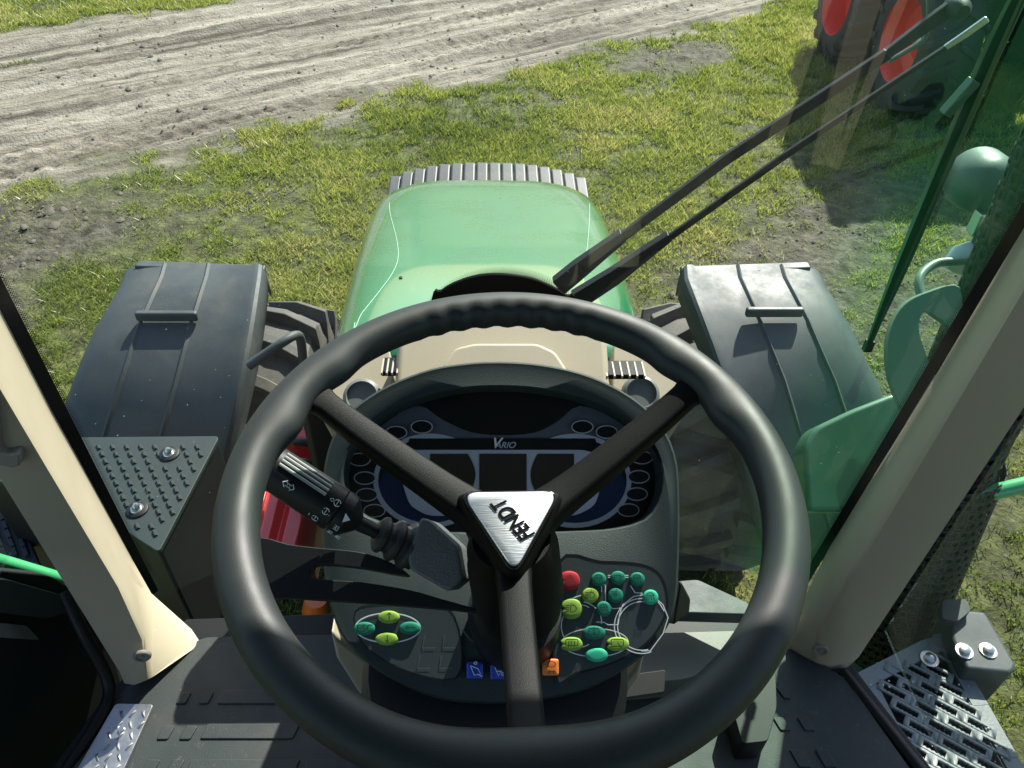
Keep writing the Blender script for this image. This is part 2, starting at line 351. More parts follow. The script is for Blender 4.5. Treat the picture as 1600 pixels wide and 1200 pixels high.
def noise(sc, det=6, vec=None, r=.6):
    n = N('ShaderNodeTexNoise'); n.inputs['Scale'].default_value = sc; n.inputs['Detail'].default_value = det; n.inputs['Roughness'].default_value = r; L(vec or tc.outputs['Object'], n.inputs[0]); return n.outputs[0]
def ramp(f, stops):
    r = N('ShaderNodeValToRGB'); e = r.color_ramp.elements
    while len(e) < len(stops): e.new(.5)
    for k, (p, c) in enumerate(stops): e[k].position = p; e[k].color = (*c, 1)
    L(f, r.inputs[0]); return r.outputs[0]
def mix(f, a, c):
    m = N('ShaderNodeMix'); m.data_type = 'RGBA'; L(f, m.inputs[0]); L(a, m.inputs[6]); L(c, m.inputs[7]); return m.outputs[2]
mp0 = N('ShaderNodeMapping'); mp0.inputs['Rotation'].default_value = (0, 0, -atan2(TD.y, TD.x)); L(tc.outputs['Object'], mp0.inputs[0])
mp = N('ShaderNodeMapping'); mp.inputs['Scale'].default_value = (.10, 2.0, 1); L(mp0.outputs[0], mp.inputs[0])
mp2 = N('ShaderNodeMapping'); mp2.inputs['Scale'].default_value = (1.6, 5, 1); L(mp0.outputs[0], mp2.inputs[0])
grassc = ramp(noise(9), ((.3, (.03, .03, .014)), (.5, (.07, .08, .025)), (.7, (.15, .16, .05))))
mud = ramp(noise(11, 9), ((.32, (.022, .019, .014)), (.5, (.07, .062, .046)), (.72, (.16, .145, .115))))
sand1 = ramp(noise(2.2, 8, mp.outputs[0], .62), ((.36, (.075, .062, .045)), (.44, (.17, .148, .115)), (.52, (.27, .242, .195)), (.66, (.38, .345, .285))))
sand2 = ramp(noise(3.0, 9, mp2.outputs[0], .7), ((.35, (.45, .43, .40)), (.48, (.85, .84, .82)), (.62, (1, 1, 1))))
mm_ = N('ShaderNodeMix'); mm_.data_type = 'RGBA'; mm_.blend_type = 'MULTIPLY'; mm_.inputs[0].default_value = 1; L(sand1, mm_.inputs[6]); L(sand2, mm_.inputs[7]); sand = mm_.outputs[2]
mad = N('ShaderNodeMath'); mad.operation = 'MULTIPLY_ADD'; mad.inputs[1].default_value = .9; L(noise(26), mad.inputs[0]); mad.inputs[2].default_value = -.45
ad = N('ShaderNodeMath'); ad.operation = 'ADD'; ad.use_clamp = True; L(mad.outputs[0], ad.inputs[0]); L(sep.outputs[0], ad.inputs[1])
L(mix(sep.outputs[1], mix(ad.outputs[0], grassc, mud), sand), b.inputs['Base Color'])
bp = N('ShaderNodeBump'); bp.inputs['Distance'].default_value = .03; bp.inputs['Strength'].default_value = .8; L(noise(34, 8), bp.inputs['Height']); L(bp.outputs[0], b.inputs['Normal'])
me.materials.append(gm); g = bpy.data.objects.new('ground', me); COL.objects.link(g); g['kind'] = 'structure'; g['label'] = 'patchy wet meadow crossed by a pale rutted sand track'

# grass: two kinds of blade scattered where the cover is not bare, only where the windscreen and side windows look
def grass(name, n, label, x0, x1, y0, y1, hmin, hmax, wd, dens):
    x = rng.uniform(x0, x1, n); y = rng.uniform(y0, y1, n)
    dx = np.stack([x-CAM.x, y-CAM.y, np.full(n, -CAM.z)], -1); zc = dx @ np.array(Fw); u = dx @ np.array(Rt)/zc*FPX; v = -(dx @ np.array(Up))/zc*FPX
    keep = (zc > .3) & (np.abs(u) < 900) & (v > -680) & (v < 700)
    s, a, edge, bare = fields(x, y); cl = .55*nfield(x, y, 6.5, 31, 3)+.45*nfield(x, y, 1.3, 33, 2)
    keep &= rng.random(n) < np.clip((1.02-bare)**1.6*(.10+1.6*np.clip((cl-.40)*4.2, 0, 1)), 0.012, 1)*dens
    keep &= (edge < .45) | (rng.random(n) < .02)
    x, y, cl, bare = x[keep], y[keep], cl[keep], bare[keep]; n = len(x); z = gheight(x, y)
    k = 1+.10*np.clip(y-3, 0, 10); h = rng.uniform(hmin, hmax, n)*(.55+.9*cl)*(1-.4*bare)*k; w = wd*k*rng.uniform(.7, 1.3, n)
    az = rng.uniform(0, 2*pi, n); ln = rng.uniform(.2, 1.3, n); la = rng.uniform(0, 2*pi, n)
    B = np.stack([x, y, z-.004], -1); side = np.stack([np.cos(az), np.sin(az), 0*az], -1)*w[:, None]/2
    lean = np.stack([np.cos(la)*ln*h, np.sin(la)*ln*h, h], -1)
    V = np.stack([B-side, B+side, B+side*.7+lean*.55, B-side*.7+lean*.55, B+lean*[.95, .95, .9]], 1).reshape(-1, 3)
    V[3::5] -= 0; me = bpy.data.meshes.new(name); me.vertices.add(len(V)); me.vertices.foreach_set('co', V.ravel())
    o = np.arange(n)*5; tri = np.stack([o, o+1, o+2, o, o+2, o+3, o+3, o+2, o+4], -1).ravel()
    me.loops.add(len(tri)); me.loops.foreach_set('vertex_index', tri); me.polygons.add(len(tri)//3); me.polygons.foreach_set('loop_start', np.arange(0, len(tri), 3)); me.update(calc_edges=True)
    ca = me.color_attributes.new('tone', 'FLOAT_COLOR', 'POINT'); t = np.repeat(np.clip(rng.normal(.5, .2, n)+(nfield(x, y, .9, 44)-.5)*1.2+(cl-.5)*1.2, 0, 1), 5); c4 = np.stack([t, t, t, t*0+1], -1); ca.data.foreach_set('color', c4.ravel())
    ob = bpy.data.objects.new(name, me); COL.objects.link(ob); ob['kind'] = 'stuff'; ob['label'] = label; ob['category'] = 'grass'; return ob
gb = bpy.data.materials.new('grass_blade'); gb.use_nodes = True; nt = gb.node_tree; b = nt.nodes['Principled BSDF']; N = nt.nodes.new; L = nt.links.new
att = N('ShaderNodeAttribute'); att.attribute_name = 'tone'
c1 = ramp(att.outputs['Fac'], ((0, (.08, .115, .018)), (.4, (.20, .255, .035)), (.75, (.31, .35, .06)), (1, (.42, .38, .14))))
L(c1, b.inputs['Base Color']); b.inputs['Roughness'].default_value = .38; b.inputs['Specular IOR Level'].default_value = .6
tl = N('ShaderNodeBsdfTranslucent'); L(c1, tl.inputs[0]); mx = N('ShaderNodeMixShader'); mx.inputs[0].default_value = .55
L(b.outputs[0], mx.inputs[1]); L(tl.outputs[0], mx.inputs[2]); L(mx.outputs[0], nt.nodes['Material Output'].inputs[0])
go = grass('grass', 1500000, 'short patchy yellow-green meadow grass around the tractor', -6.5, 8.5, .6, 13, .018, .05, .006, .9); go.data.materials.append(gb)
gt = grass('grass', 30000, 'scattered longer blades and dry stems in the meadow', -6.5, 8.5, .6, 13, .06, .11, .005, .9); gt.data.materials.append(gb)
# clods and small stones where the soil is bare
nc_ = 26000; cx_, cy_ = rng.uniform(-6.5, 8, nc_), rng.uniform(1.5, 12.5, nc_); _, _, ce, cbare = fields(cx_, cy_)
kp = rng.random(nc_) < np.clip(cbare*(1-.75*ce), 0, 1)*np.clip(nfield(cx_, cy_, 2, 61)*2-.5, .1, 1); cx_, cy_ = cx_[kp], cy_[kp]; m_ = len(cx_)
rr_ = rng.gamma(2.0, .0055, m_)+.004; base_ = np.array([[1, 0, 0], [.3, .9, .1], [-.8, .5, 0], [-.7, -.7, .1], [.4, -.9, 0], [.3, .2, .75], [-.3, -.1, .65]])
Vc = np.stack([cx_, cy_, gheight(cx_, cy_)], -1)[:, None, :]+base_[None]*(rr_[:, None, None]*rng.uniform(.6, 1.3, (m_, 7, 1)))
fc = np.array([[0, 1, 5], [1, 2, 6], [1, 6, 5], [2, 3, 6], [3, 4, 6], [4, 5, 6], [4, 0, 5]]); Fx = (np.arange(m_)[:, None, None]*7+fc[None]).reshape(-1)
me = bpy.data.meshes.new('clods'); me.vertices.add(m_*7); me.vertices.foreach_set('co', Vc.ravel()); me.loops.add(len(Fx)); me.loops.foreach_set('vertex_index', Fx); me.polygons.add(len(Fx)//3); me.polygons.foreach_set('loop_start', np.arange(0, len(Fx), 3)); me.update(calc_edges=True)
me.materials.append(mat('clod_soil', (.13, .115, .09), .95, vary=.6, vscale=3, spec=.2)); co_ = bpy.data.objects.new('clods', me); COL.objects.link(co_); co_['kind'] = 'stuff'; co_['label'] = 'loose soil clods and small stones on the bare patches'; co_['category'] = 'soil clods'
#@@TRACTOR
# ------------------------------------------------------------------ the tractor we sit in
T = empty('tractor', (0, 1.6, 0), label='green tractor seen from its driving seat, with steering wheel, dashboard and sloping bonnet', category='tractor')
# ---- bonnet
bon = []
st = ((1.06, 1.985, .318), (1.2, 1.945, .330), (1.45, 1.875, .352), (1.7, 1.80, .374), (2.0, 1.712, .393), (2.3, 1.625, .413), (2.5, 1.568, .422), (2.64, 1.525, .425), (2.73, 1.475, .420), (2.79, 1.38, .41), (2.82, 1.2, .40), (2.83, .95, .39))
cxs = lambda y: -.018-.008*(y-1.1)/1.6
for y, zt, w in st:
    r = []
    for k in range(33):
        a = pi*k/32; c, s_ = cos(a), sin(a); e = .42
        X_ = abs(c)**e*(1 if c > 0 else -1)*w; Z_ = abs(s_)**(.30)
        r.append(Vector((cxs(y)+X_, y-.10*(abs(X_)/w)**3*(y > 2.2)*(y-2.2)*2, zt-.34*(1-Z_) if k not in (0, 32) else min(zt-.34, .95+.0*y))))
    bon.append(r)
V, Fc = loft(bon, close=False); bo = mk('bonnet', V, Fc, GREEN, T, angle=60, label='glossy mid-green sloping bonnet reflecting the sky')
so = bo.modifiers.new('solid', 'SOLIDIFY'); so.thickness = .012
# shut lines and small dot on the bonnet
def on_bon(px, py, lift=.0015):
    v = ray(px, py)
    ok, loc, nrm, idx = BV.ray_cast(CAM, v.normalized()); return (loc+nrm*lift*(1 if nrm.dot(v) < 0 else -1)) if loc is not None and ok else None
from mathutils.bvhtree import BVHTree
class _B:
    def __init__(s, V, Fc): s.t = BVHTree.FromPolygons([tuple(v) for v in V], Fc)
    def ray_cast(s, o, d):
        loc, n, i, dist = s.t.ray_cast(o, d); return loc is not None, loc, n, i
BV = _B(V, Fc)
for pts in ([(606, 288), (609, 330), (620, 375), (622, 405), (612, 430), (590, 460), (566, 490), (555, 505)], [(918, 292), (921, 330), (918, 380), (912, 430), (908, 470)]):
    P = [p for p in (on_bon(x, y) for x, y in smoothpx(pts, 5)[:(len(pts)-1)*5+1]) if p is not None]
    if len(P) > 3: tube('seam', P, .0008, mat('seam_pale', (.30, .50, .36), .6), bo, n=6)  # shut line drawn as a thin pale green line
p = on_bon(626, 435)
if p: lathe('rivet', p-Vector((0, 0, .002)), p+Vector((0, 0, .002)), ((0, .004), (1, .004)), BLK, bo, n=10)
# black cowl between bonnet and cab
box('bonnet_cowl', (-.03, 1.04, 1.72), (.66, .10, .46), BLK, T, bevel=.02)
# ---- front ballast weights
ws = empty('front_weights', (0, 3.5, .5), T, label='row of grey cast iron ballast slabs ahead of the bonnet')
a = at(601, 262, z=1.10); c = at(925, 272, z=1.10); nW = 16; wd = (c.x-a.x)/nW
for k in range(nW):
    x0 = a.x+wd*(k+.03)+.02*(1-2*k/nW); x1 = a.x+wd*(k+.97)+.02*(1-2*k/nW); cx_ = (k+.5)/nW*2-1; zz = 1.135-.09*abs(cx_)**2.6; yy = (a.y+c.y)/2+.02
    prof = [(yy-.42, .55), (yy-.44, zz-.22), (yy-.38, zz-.09), (yy-.22, zz-.02), (yy, zz), (yy+.10, zz-.05), (yy+.15, zz-.2), (yy+.13, .5)]
    prism('ballast_weight', [(x0, y, z) for y, z in prof], (x1-x0, 0, 0), WEIGHT, ws, bevel=.012, seg=2)
box('weight_bracket', ((a.x+c.x)/2, 3.05, .75), (.5, .5, .25), GREEN_D, T)
# ---- front wheels
def wheel(name, cx, cy, R, wdt, parent, rimm, nl=18, detail=True, turn=0, label=None, rub=None):
    rub = rub or TYRE
    w = empty(name, (cx, cy, R), parent, **({'label': label} if label else {})); M = Matrix.Rotation(turn, 3, 'Z')
    def tw(p): return Vector((cx, cy, R))+M @ Vector(p)
    n = 48; rg = []
    for x, r in ((-.5, .60), (-.52, .78), (-.47, .90), (-.3, .95), (0, .96), (.3, .95), (.47, .90), (.52, .78), (.5, .60)):
        rg.append([tw((x*wdt, r*R*cos(2*pi*k/n), r*R*sin(2*pi*k/n))) for k in range(n)])
    V, Fc = loft(rg, caps=False); V2, F2 = V, Fc
    mk('tyre', V2, F2, rub, w)
    if detail:
        pr = []
        for k in range(nl*2):
            sg = 1 if k % 2 else -1; a0 = 2*pi*k/(nl*2); ring = []
            for t, da in ((0.0, 0), (.25, .10), (.5, .22)):
                hw = .055
                x = sg*t*wdt*1.02; rr = R*(.955 if t < .4 else .90)
                ring.append([tw((x, (rr+dr)*cos(a0+da+dh), (rr+dr)*sin(a0+da+dh))) for dr, dh in ((-.03, -hw), (.048, -hw*.8), (.048, hw*.8), (-.03, hw))])
            ring.append([tw((sg*.53*wdt, rr_*cos(a0+.25+dh), rr_*sin(a0+.25+dh))) for rr_, dh in ((R*.74, -.05), (R*.90, -.05), (R*.90, .05), (R*.74, .05))])
            pr.append(loft(ring))
        V, Fc = merge(pr); mk('tread_lugs', V, Fc, rub, w, bevel=.006, seg=1, kind='stuff')
    rg = []
    for x, r in ((-.50, .60), (-.46, .58), (-.30, .54), (-.12, .50), (-.05, .30), (-.10, .22), (-.10, 0.001)):
        rg.append([tw((x*wdt, r*R*cos(2*pi*k/32), r*R*sin(2*pi*k/32))) for k in range(32)])
    for q in rg[:1]: pass
    V, Fc = loft(rg, caps=False); rg2 = [[tw((.5*wdt*1, .60*R*cos(2*pi*k/32), .60*R*sin(2*pi*k/32))) for k in range(32)], [tw((.1*wdt, .52*R*cos(2*pi*k/32), .52*R*sin(2*pi*k/32))) for k in range(32)], [tw((-.03*wdt, .28*R*cos(2*pi*k/32), .28*R*sin(2*pi*k/32))) for k in range(32)], [tw((-.03*wdt, .001*cos(2*pi*k/32), .001*sin(2*pi*k/32))) for k in range(32)]]
    Vb, Fb = loft(rg2, caps=False); V, Fc = merge([(V, Fc), (Vb, Fb)]); mk('rim', V, Fc, rimm, w)
    a_, b_ = tw((-.2*wdt, 0, 0)), tw((.0, 0, 0)); lathe('hub', a_, b_, ((0, R*.06), (.2, R*.13), (1, R*.14)), STEEL if detail else WEIGHT, w, n=16)
    return w
FWY = 2.42
wheel('front_wheel', -.93, FWY-.14, .54, .50, T, REDM, label='lugged front wheel under the left grey mudguard')
wheel('front_wheel', .88, FWY-.14, .54, .50, T, REDM, label='lugged front wheel under the right grey mudguard')
box('front_axle', (-.02, FWY, .62), (1.5, .22, .24), GREEN_D, T)
box('engine_block', (-.03, 1.75, 1.05), (.46, 1.5, .75), mat('dark_engine', (.05, .055, .055), .6, bump=.6, bscale=40), T)
box('gearbox_housing', (-.03, .3, .85), (.6, 2.6, .7), GREEN_D, T)
# ---- mudguards over the front wheels
def fender(edge, sgn, lab):
    f = empty('mudguard', (sgn*1.2, FWY, 1.2), T, label=lab)
    rows = []; phis = [86, 93, 101, 110, 119, 128, 137, 146, 156, 166, 176, 188]
    for ph in phis:
        y = FWY-.06+.70*cos(radians(ph)); z = .60+.70*sin(radians(ph)); _, py, _ = proj((0, y, z))
        l = at(np.interp(py, [e[0] for e in edge], [e[1] for e in edge]), py, y=y).x; r = at(np.interp(py, [e[0] for e in edge], [e[2] for e in edge]), py, y=y).x
        rows.append((y, z, l, r, ph))
    prof = [(0, -.13), (.0, -.052), (.02, -.030), (.06, -.012), (.12, -.001), (.20, .004), (.30, .006), (.315, .014), (.33, .006), (.60, .006), (.615, .014), (.63, .006), (.9, .0), (.93, .008), (.965, .008), (.985, 0), (1, -.02), (1, -.09)]
    if sgn < 0: prof = [(t, h) for t, h in prof]
    else: prof = [(1-t, h) for t, h in prof][::-1]
    rg = []
    for y, z, l, r, ph in rows:
        nn = Vector((0, cos(radians(ph)), sin(radians(ph)))); rg.append([Vector((l+(r-l)*t, y, z))+nn*h for t, h in prof])
    lip = [p+Vector((0, .015, -.05)) for p in rg[0]]; V, Fc = loft([lip]+rg, close=False)
    o = mk('shell', V, Fc, FGREY, f, angle=30); so = o.modifiers.new('solid', 'SOLIDIFY'); so.thickness = .008
    # front lip strip
    p0, p1 = (rg[0][4], rg[0][-2]) if sgn < 0 else (rg[0][1], rg[0][-5]); nn = Vector((0, cos(radians(86)), sin(radians(86))))
    prism('front_lip', [p0+nn*.012+Vector((0, .018, 0)), p1+nn*.012+Vector((0, .018, 0)), p1+nn*.012-Vector((0, .022, 0)), p0+nn*.012-Vector((0, .022, 0))], (0, 0, -.03), FGREY, f, bevel=.006)
    return f, rows, rg
fl, rowsL, rgL = fender([(405, 190, 414), (430, 183, 412), (500, 140, 402), (560, 112, 392), (600, 97, 384), (700, 60, 362), (900, -20, 330)], -1, 'dark grey ribbed mudguard with small handle, left of the bonnet')
fr_, rowsR, rgR = fender([(405, 1066, 1288), (430, 1064, 1296), (500, 1090, 1338), (560, 1112, 1365), (600, 1125, 1385), (700, 1150, 1420), (900, 1200, 1500)], 1, 'sunlit grey ribbed mudguard with small handle, right of the bonnet')
def handle(px0, px1, py, f, z):
    a, b = at(px0, py, z=z), at(px1, py, z=z); u = Vector((0, 0, -.03))
    prism('handle', [a+Vector((0, -.012, 0)), b+Vector((0, -.012, 0)), b+Vector((0, .012, 0)), a+Vector((0, .012, 0))], (0, 0, -.035), FGREY, f, bevel=.008)
handle(210, 307, 487, fl, 1.305); handle(1167, 1257, 481, fr_, 1.315)
tube('mudguard_stay', [at(388, 572, y=1.95), at(440, 536, y=2.0), at(462, 524, y=2.05), at(470, 532, y=2.08), at(474, 570, y=2.1)], .016, FGREY, T, sm=5)
#@@SIDE
# ---- left platform outside the windscreen
pl = Plane((0, 0, 1.50), (0, 0, 1))
ls = empty('platform_step', (-.8, 1.2, 1.4), T, label='black studded triangular step cover with two bolts, outside the windscreen on the left')
slab('deck', pl, roundpoly([(-60, 690), (112, 683), (343, 681), (248, 863), (150, 800), (-40, 740)], 8), -.0, -.012, DGREY, ls, bevel=.005)
V, Fc = loft([[pl(x, y, -.013) for x, y in [(-60, 692), (112, 685), (341, 683), (248, 860), (150, 798), (-40, 742)]], [pl(x, y, -.013)+Vector((0, 0, -.5)) for x, y in [(-60, 692), (112, 685), (341, 683), (248, 860), (150, 798), (-40, 742)]]])
mk('side_cover', V, Fc, BLK, ls, bevel=.01)
base = None; tri_ = [(118, 690), (330, 688), (246, 846)]
def inside(p, poly):
    c = False; n = len(poly)
    for i in range(n):
        (x1, y1), (x2, y2) = poly[i], poly[i-1]
        if (y1 > p[1]) != (y2 > p[1]) and p[0] < (x2-x1)*(p[1]-y1)/(y2-y1)+x1: c = not c
    return c
bar = None
for k in range(10):
    for q in range(14):
        x = 130+22*k+.44*12.5*q; y = 695+.9*12.5*q
        if not inside((x, y), [(112, 688), (326, 688), (246, 838), (200, 812)]) or (x-265)**2+(y-710)**2 < 330 or (x-215)**2+(y-797)**2 < 330: continue
        A = pl(x, y); B = pl(x+4.4, y+9.2); d = (B-A)
        M = Matrix.Translation(A+d/2-WORLD[ls.name]) @ Matrix.Rotation(atan2(d.y, d.x), 4, 'Z')
        if bar is None:
            bar = mk('tread_bar', *loft([[Vector((-.0085, -.0048, 0)), Vector((.0085, -.0048, 0)), Vector((.0085, .0048, 0)), Vector((-.0085, .0048, 0))], [Vector((-.0080, -.0015, .0055)), Vector((.0075, -.0015, .0055)), Vector((.0075, .0015, .0055)), Vector((-.0080, .0015, .0055))]]), DGREY, ls); bar.matrix_local = M
        else: copies(bar, [M], ls)
for x, y in ((265, 710), (215, 797)):
    c = pl(x, y); lathe('bolt', c, c+Vector((0, 0, .022)), ((0, .015), (.15, .016), (.35, .013), (.36, .009), (.6, .009), (.8, .007), (1, .003)), STEEL, ls)
    lathe('rubber_washer', c, c+Vector((0, 0, .006)), ((0, .024), (.7, .023), (1, .019)), BLK, ls)
# far-left outer step and green rail
pl2 = Plane((0, 0, 1.25), (0, 0, 1)); os_ = empty('outer_step', (-1.1, .9, 1.1), T, label='dark studded step beyond the left cab pillar')
slab('deck', pl2, [(-90, 740), (5, 745), (62, 880), (-90, 880)], 0, -.02, DGREY, os_, bevel=.004)
for k in range(6):
    for q in range(9):
        x = -50+17*k+q*5; y = 752+q*14
        if x > (y-745)*.42+2: continue
        c = pl2(x, y); o = box('tread_bar', c+Vector((0, 0, .004)), (.03, .009, .008), DGREY, os_, rot=Matrix.Rotation(-.9, 3, 'Z'))
tube('grab_rail', [at(-120, 846, y=.72), at(0, 878, y=.80), at(95, 905, y=.88), at(170, 935, y=.95)], .0135, RAILG, T, label='bright green painted rail left of the cab')
tube('grab_rail', [at(1505, 779, y=.95), at(1560, 767, y=.95), at(1640, 748, y=.95), at(1750, 728, y=.95)], .0155, RAILG, T, label='green painted rail right of the cab')
# red ribbed cover and odd hardware seen between wheel and dash
rc = at(445, 822, y=1.45); V, Fc = loft([[rc+Vector((x, y_, z)) for x, z in ((-.13, -.12), (-.12, .03), (-.09, .045), (-.075, .02), (-.05, .05), (-.02, .055), (-.005, .02), (.02, .05), (.06, .05), (.09, .0), (.10, -.12))] for y_ in (-.12, .12)])
mk('ribbed_cover', V, Fc, RED, T, bevel=.006, label='red ribbed cover low behind the dash')
for a_, b_, r in (((462, 690), (505, 700), .012), ((470, 665), (500, 668), .010), ((455, 722), (500, 735), .014)): tube('hose', [at(*a_, y=1.5), at((a_[0]+b_[0])/2, a_[1]+2, y=1.48), at(*b_, y=1.5)], r, STEEL if r < .012 else BLK, T, sm=4)
box('valve_block', at(480, 700, y=1.62), (.12, .08, .16), REDM, T)
lathe('marker_lamp', at(494, 935, y=1.1), at(494, 972, y=1.1), ((0, .028), (.5, .036), (.85, .028), (1, .01)), ORANGE, T, label='orange side marker lamp by the dash foot')
# ---- right side: exhaust with perforated shield, lamp, mirror arm
ex = empty('exhaust_stack', (.82, 1.1, 1.2), T, label='dark perforated exhaust shield standing outside the right cab pillar')
def perf(name, a, b, r0, r1, nu, nv, m, parent, hole=.62, skipbase=0):
    a = Vector(a); b = Vector(b); t = (b-a).normalized(); u = t.cross(Vector((0, 1, 0))).normalized(); v = t.cross(u); V = []; Fc = []
    def P(i, j): th = 2*pi*i/nu; f = j/nv; r = r0+(r1-r0)*f; return a+(b-a)*f+u*(r*cos(th))+v*(r*sin(th))
    for j in range(nv):
        for i in range(nu):
            off = .5*(j % 2); o = len(V)
            outer = [(0, 0), (.5, 0), (1, 0), (1, .5), (1, 1), (.5, 1), (0, 1), (0, .5)]
            inner = [(.5+hole/2*cos(q), .5+hole/2*sin(q)) for q in [radians(g_) for g_ in (225, 270, 315, 0, 45, 90, 135, 180)]]
            V += [P(i+off+x, j+y) for x, y in outer]+[P(i+off+x, j+y) for x, y in inner]
            Fc += [(o+k, o+(k+1) % 8, o+8+(k+1) % 8, o+8+k) for k in range(8)]
    o = mk(name, V, Fc, m, parent, angle=50); s = o.modifiers.new('solid', 'SOLIDIFY'); s.thickness = .003; return o
ea, eb = at(1432, 985, z=1.52), at(1690, 300, z=2.38)
EXB = at(1378, 1012, y=.945); EXM = at(1462, 745, y=1.03); EXT = at(1622, 395, y=1.12); EXT2 = EXT+(EXT-EXM)*2.2
perf('perforated_shield', EXM.lerp(EXT, .05), EXT2, .095, .095, 20, 46, mat('shield_black', (.007, .008, .009), .7, spec=.2), ex, .40)
tube('exhaust_pipe', [EXB, EXM, EXT2], .088, mat('pipe_dark', (.02, .02, .02), .6), ex, n=20)
perf('lower_shield', EXB, EXM.lerp(EXT, .10), .098, .112, 34, 24, mat('shield_green_black', (.005, .014, .010), .5, spec=.3), ex, .5)
lathe('shield_foot', EXB+Vector((-.01, -.02, -.10)), EXB+Vector((0, 0, .0)), ((0, .085), (.5, .10), (1, .103)), mat('foot_cover', (.05, .07, .065), .4), ex)
# work lamp
wlp = empty('work_lamp', (.9, 1.3, 2.3), T, label='round grey work lamp beside the exhaust, a green reflection in its colour')
lc = at(1540, 288, d=1.55); ax = Vector((.15, .95, -.2)).normalized()
lathe('lamp_housing', lc-ax*.05, lc+ax*.05, ((0, .02), (.12, .042), (.3, .056), (.6, .062), (1, .064)), mat('lamp_shell', (.08, .11, .095), .45, bump=.2), wlp, n=32)  # shell colour carries the green of the windscreen reflection
box('lamp_bracket', at(1532, 348, d=1.55), (.03, .03, .05), STEEL, wlp)
box('lamp_foot', at(1545, 378, d=1.55), (.055, .03, .035), DGREY, wlp)
tube('lamp_cable', [at(1560, 402, d=1.5), at(1500, 408, d=1.5), at(1462, 412, d=1.5), at(1437, 435, d=1.48), at(1444, 470, d=1.46), at(1470, 480, d=1.44)], .0085, GREENB, T, sm=6)
lathe('flasher_lamp', at(1478, 412, d=1.58), at(1532, 396, d=1.58), ((0, .01), (.3, .03), (.8, .033), (1, .03)), LENSW, T)
# curved mirror-arm shell
PM = Plane(at(1440, 530, d=1.38), Vector((-.35, -.75, .55)))
outl = [(1500, 448), (1450, 456), (1413, 476), (1392, 512), (1386, 555), (1392, 600), (1408, 640), (1440, 690), (1480, 720), (1500, 660), (1472, 606), (1450, 560), (1436, 515), (1445, 487), (1470, 500), (1500, 520)]
slab('mirror_arm', PM, smoothpx(outl, 4), 0, -.05, GREENB, T, bevel=.014, seg=4, label='curved grey mirror arm outside the right pillar, a green reflection in its colour')
PG = Plane(at(1320, 720, d=1.75), Vector((-.1, -.6, .8)))
slab('reflection_slab', PG, roundpoly([(1256, 700), (1272, 668), (1330, 640), (1402, 612), (1420, 650), (1392, 720), (1340, 800), (1262, 800)], 14), 0, -.10, mat('reflection_green', (.05, .12, .08), .4, coat=.3, vary=.3, vscale=10), T, bevel=.012, label='green slab put in for a pale reflection below the right mudguard')  # solid slab added where a pale green reflection lies on the glass
# step grating right
PS = Plane((0, 0, 1.42), (0, 0, 1)); sg = empty('grating_step', (.9, .7, 1.4), T, label='sunlit slotted metal step outside the right cab sill')
poly = [(1338, 1052), (1440, 1000), (1482, 988), (1506, 1032), (1545, 1100), (1592, 1182), (1640, 1262), (1460, 1290), (1395, 1165)]
wp = [PS(x, y) for x, y in poly]; o0 = PS(1450, 1100); e1 = (PS(1478, 1115)-o0).normalized(); e2 = Vector((-e1.y, e1.x, 0))
W2 = [((p-o0).dot(e1), (p-o0).dot(e2)) for p in wp]; V = []; Fc = []; cw, ch, nc = .060, .0235, 0
def G(x, y, z=0): return o0+e1*x+e2*y+Vector((0, 0, z))
for j in range(-26, 27):
    for i in range(-12, 13):
        x = (i+.5*(j % 2))*cw; y = j*ch
        cs = [(x, y), (x+cw, y), (x+cw, y+ch), (x, y+ch)]; ins = [inside(c_, W2) for c_ in cs]
        if not all(ins): 
            continue
        hx, hy = .014/2, .0095/2; o = len(V)
        sx0, sx1, sy0, sy1 = x+.010, x+cw-.010, y+ch/2-.0062, y+ch/2+.0062
        nt_ = 5; bot = []; top = []
        for q_ in range(nt_*2+1):
            xx = sx0+(sx1-sx0)*q_/(nt_*2); dy = .0013 if q_ % 2 else -.0008
            bot.append((xx, sy0+dy)); top.append((xx, sy1-dy))
        inner = bot+top[::-1]; outer = [(x+cw*q_/(nt_*2), y) for q_ in range(nt_*2+1)]+[(x+cw*(1-q_/(nt_*2)), y+ch) for q_ in range(nt_*2+1)]
        V += [G(*p_) for p_ in outer]+[G(p_[0], p_[1], .0) for p_ in inner]; n_ = len(outer)
        Fc += [(o+k, o+(k+1) % n_, o+n_+(k+1) % n_, o+n_+k) for k in range(n_)]
        nc += 1
o = mk('slotted_plate', V, Fc, GRATE, sg, angle=30); s = o.modifiers.new('solid', 'SOLIDIFY'); s.thickness = .006
slab('slot_backing', Plane((0, 0, 1.385), (0, 0, 1)), [(1345, 1075), (1440, 1020), (1482, 1005), (1588, 1190), (1640, 1270), (1460, 1300), (1395, 1180)], 0, -.28, BLK, sg)  # black box added below the plate so the slots look dark
fp = []
for k in range(len(wp)):
    a, b_ = wp[k], wp[(k+1) % len(wp)]; d = (b_-a).normalized(); nn = Vector((-d.y, d.x, 0)); c_ = sum(wp, Vector())/len(wp)
    if (c_-a).dot(nn) < 0: nn = -nn
    fp.append(loft([[a, b_, b_+nn*.032, a+nn*.032], [p_+Vector((0, 0, -.007)) for p_ in (a, b_, b_+nn*.032, a+nn*.032)]]))
for k, pc in enumerate(fp):
    mk('border_strip', [v_+Vector((0, 0, -.0012-.0006*(k % 3))) for v_ in pc[0]], pc[1], GRATE, sg)
for x, y, r in ((1452, 1030, .011),):
    c = PS(x, y); lathe('bolt', c, c+Vector((0, 0, .012)), ((0, .018), (.2, .018), (.22, r), (.7, r), (1, .004)), STEEL, sg, n=16)
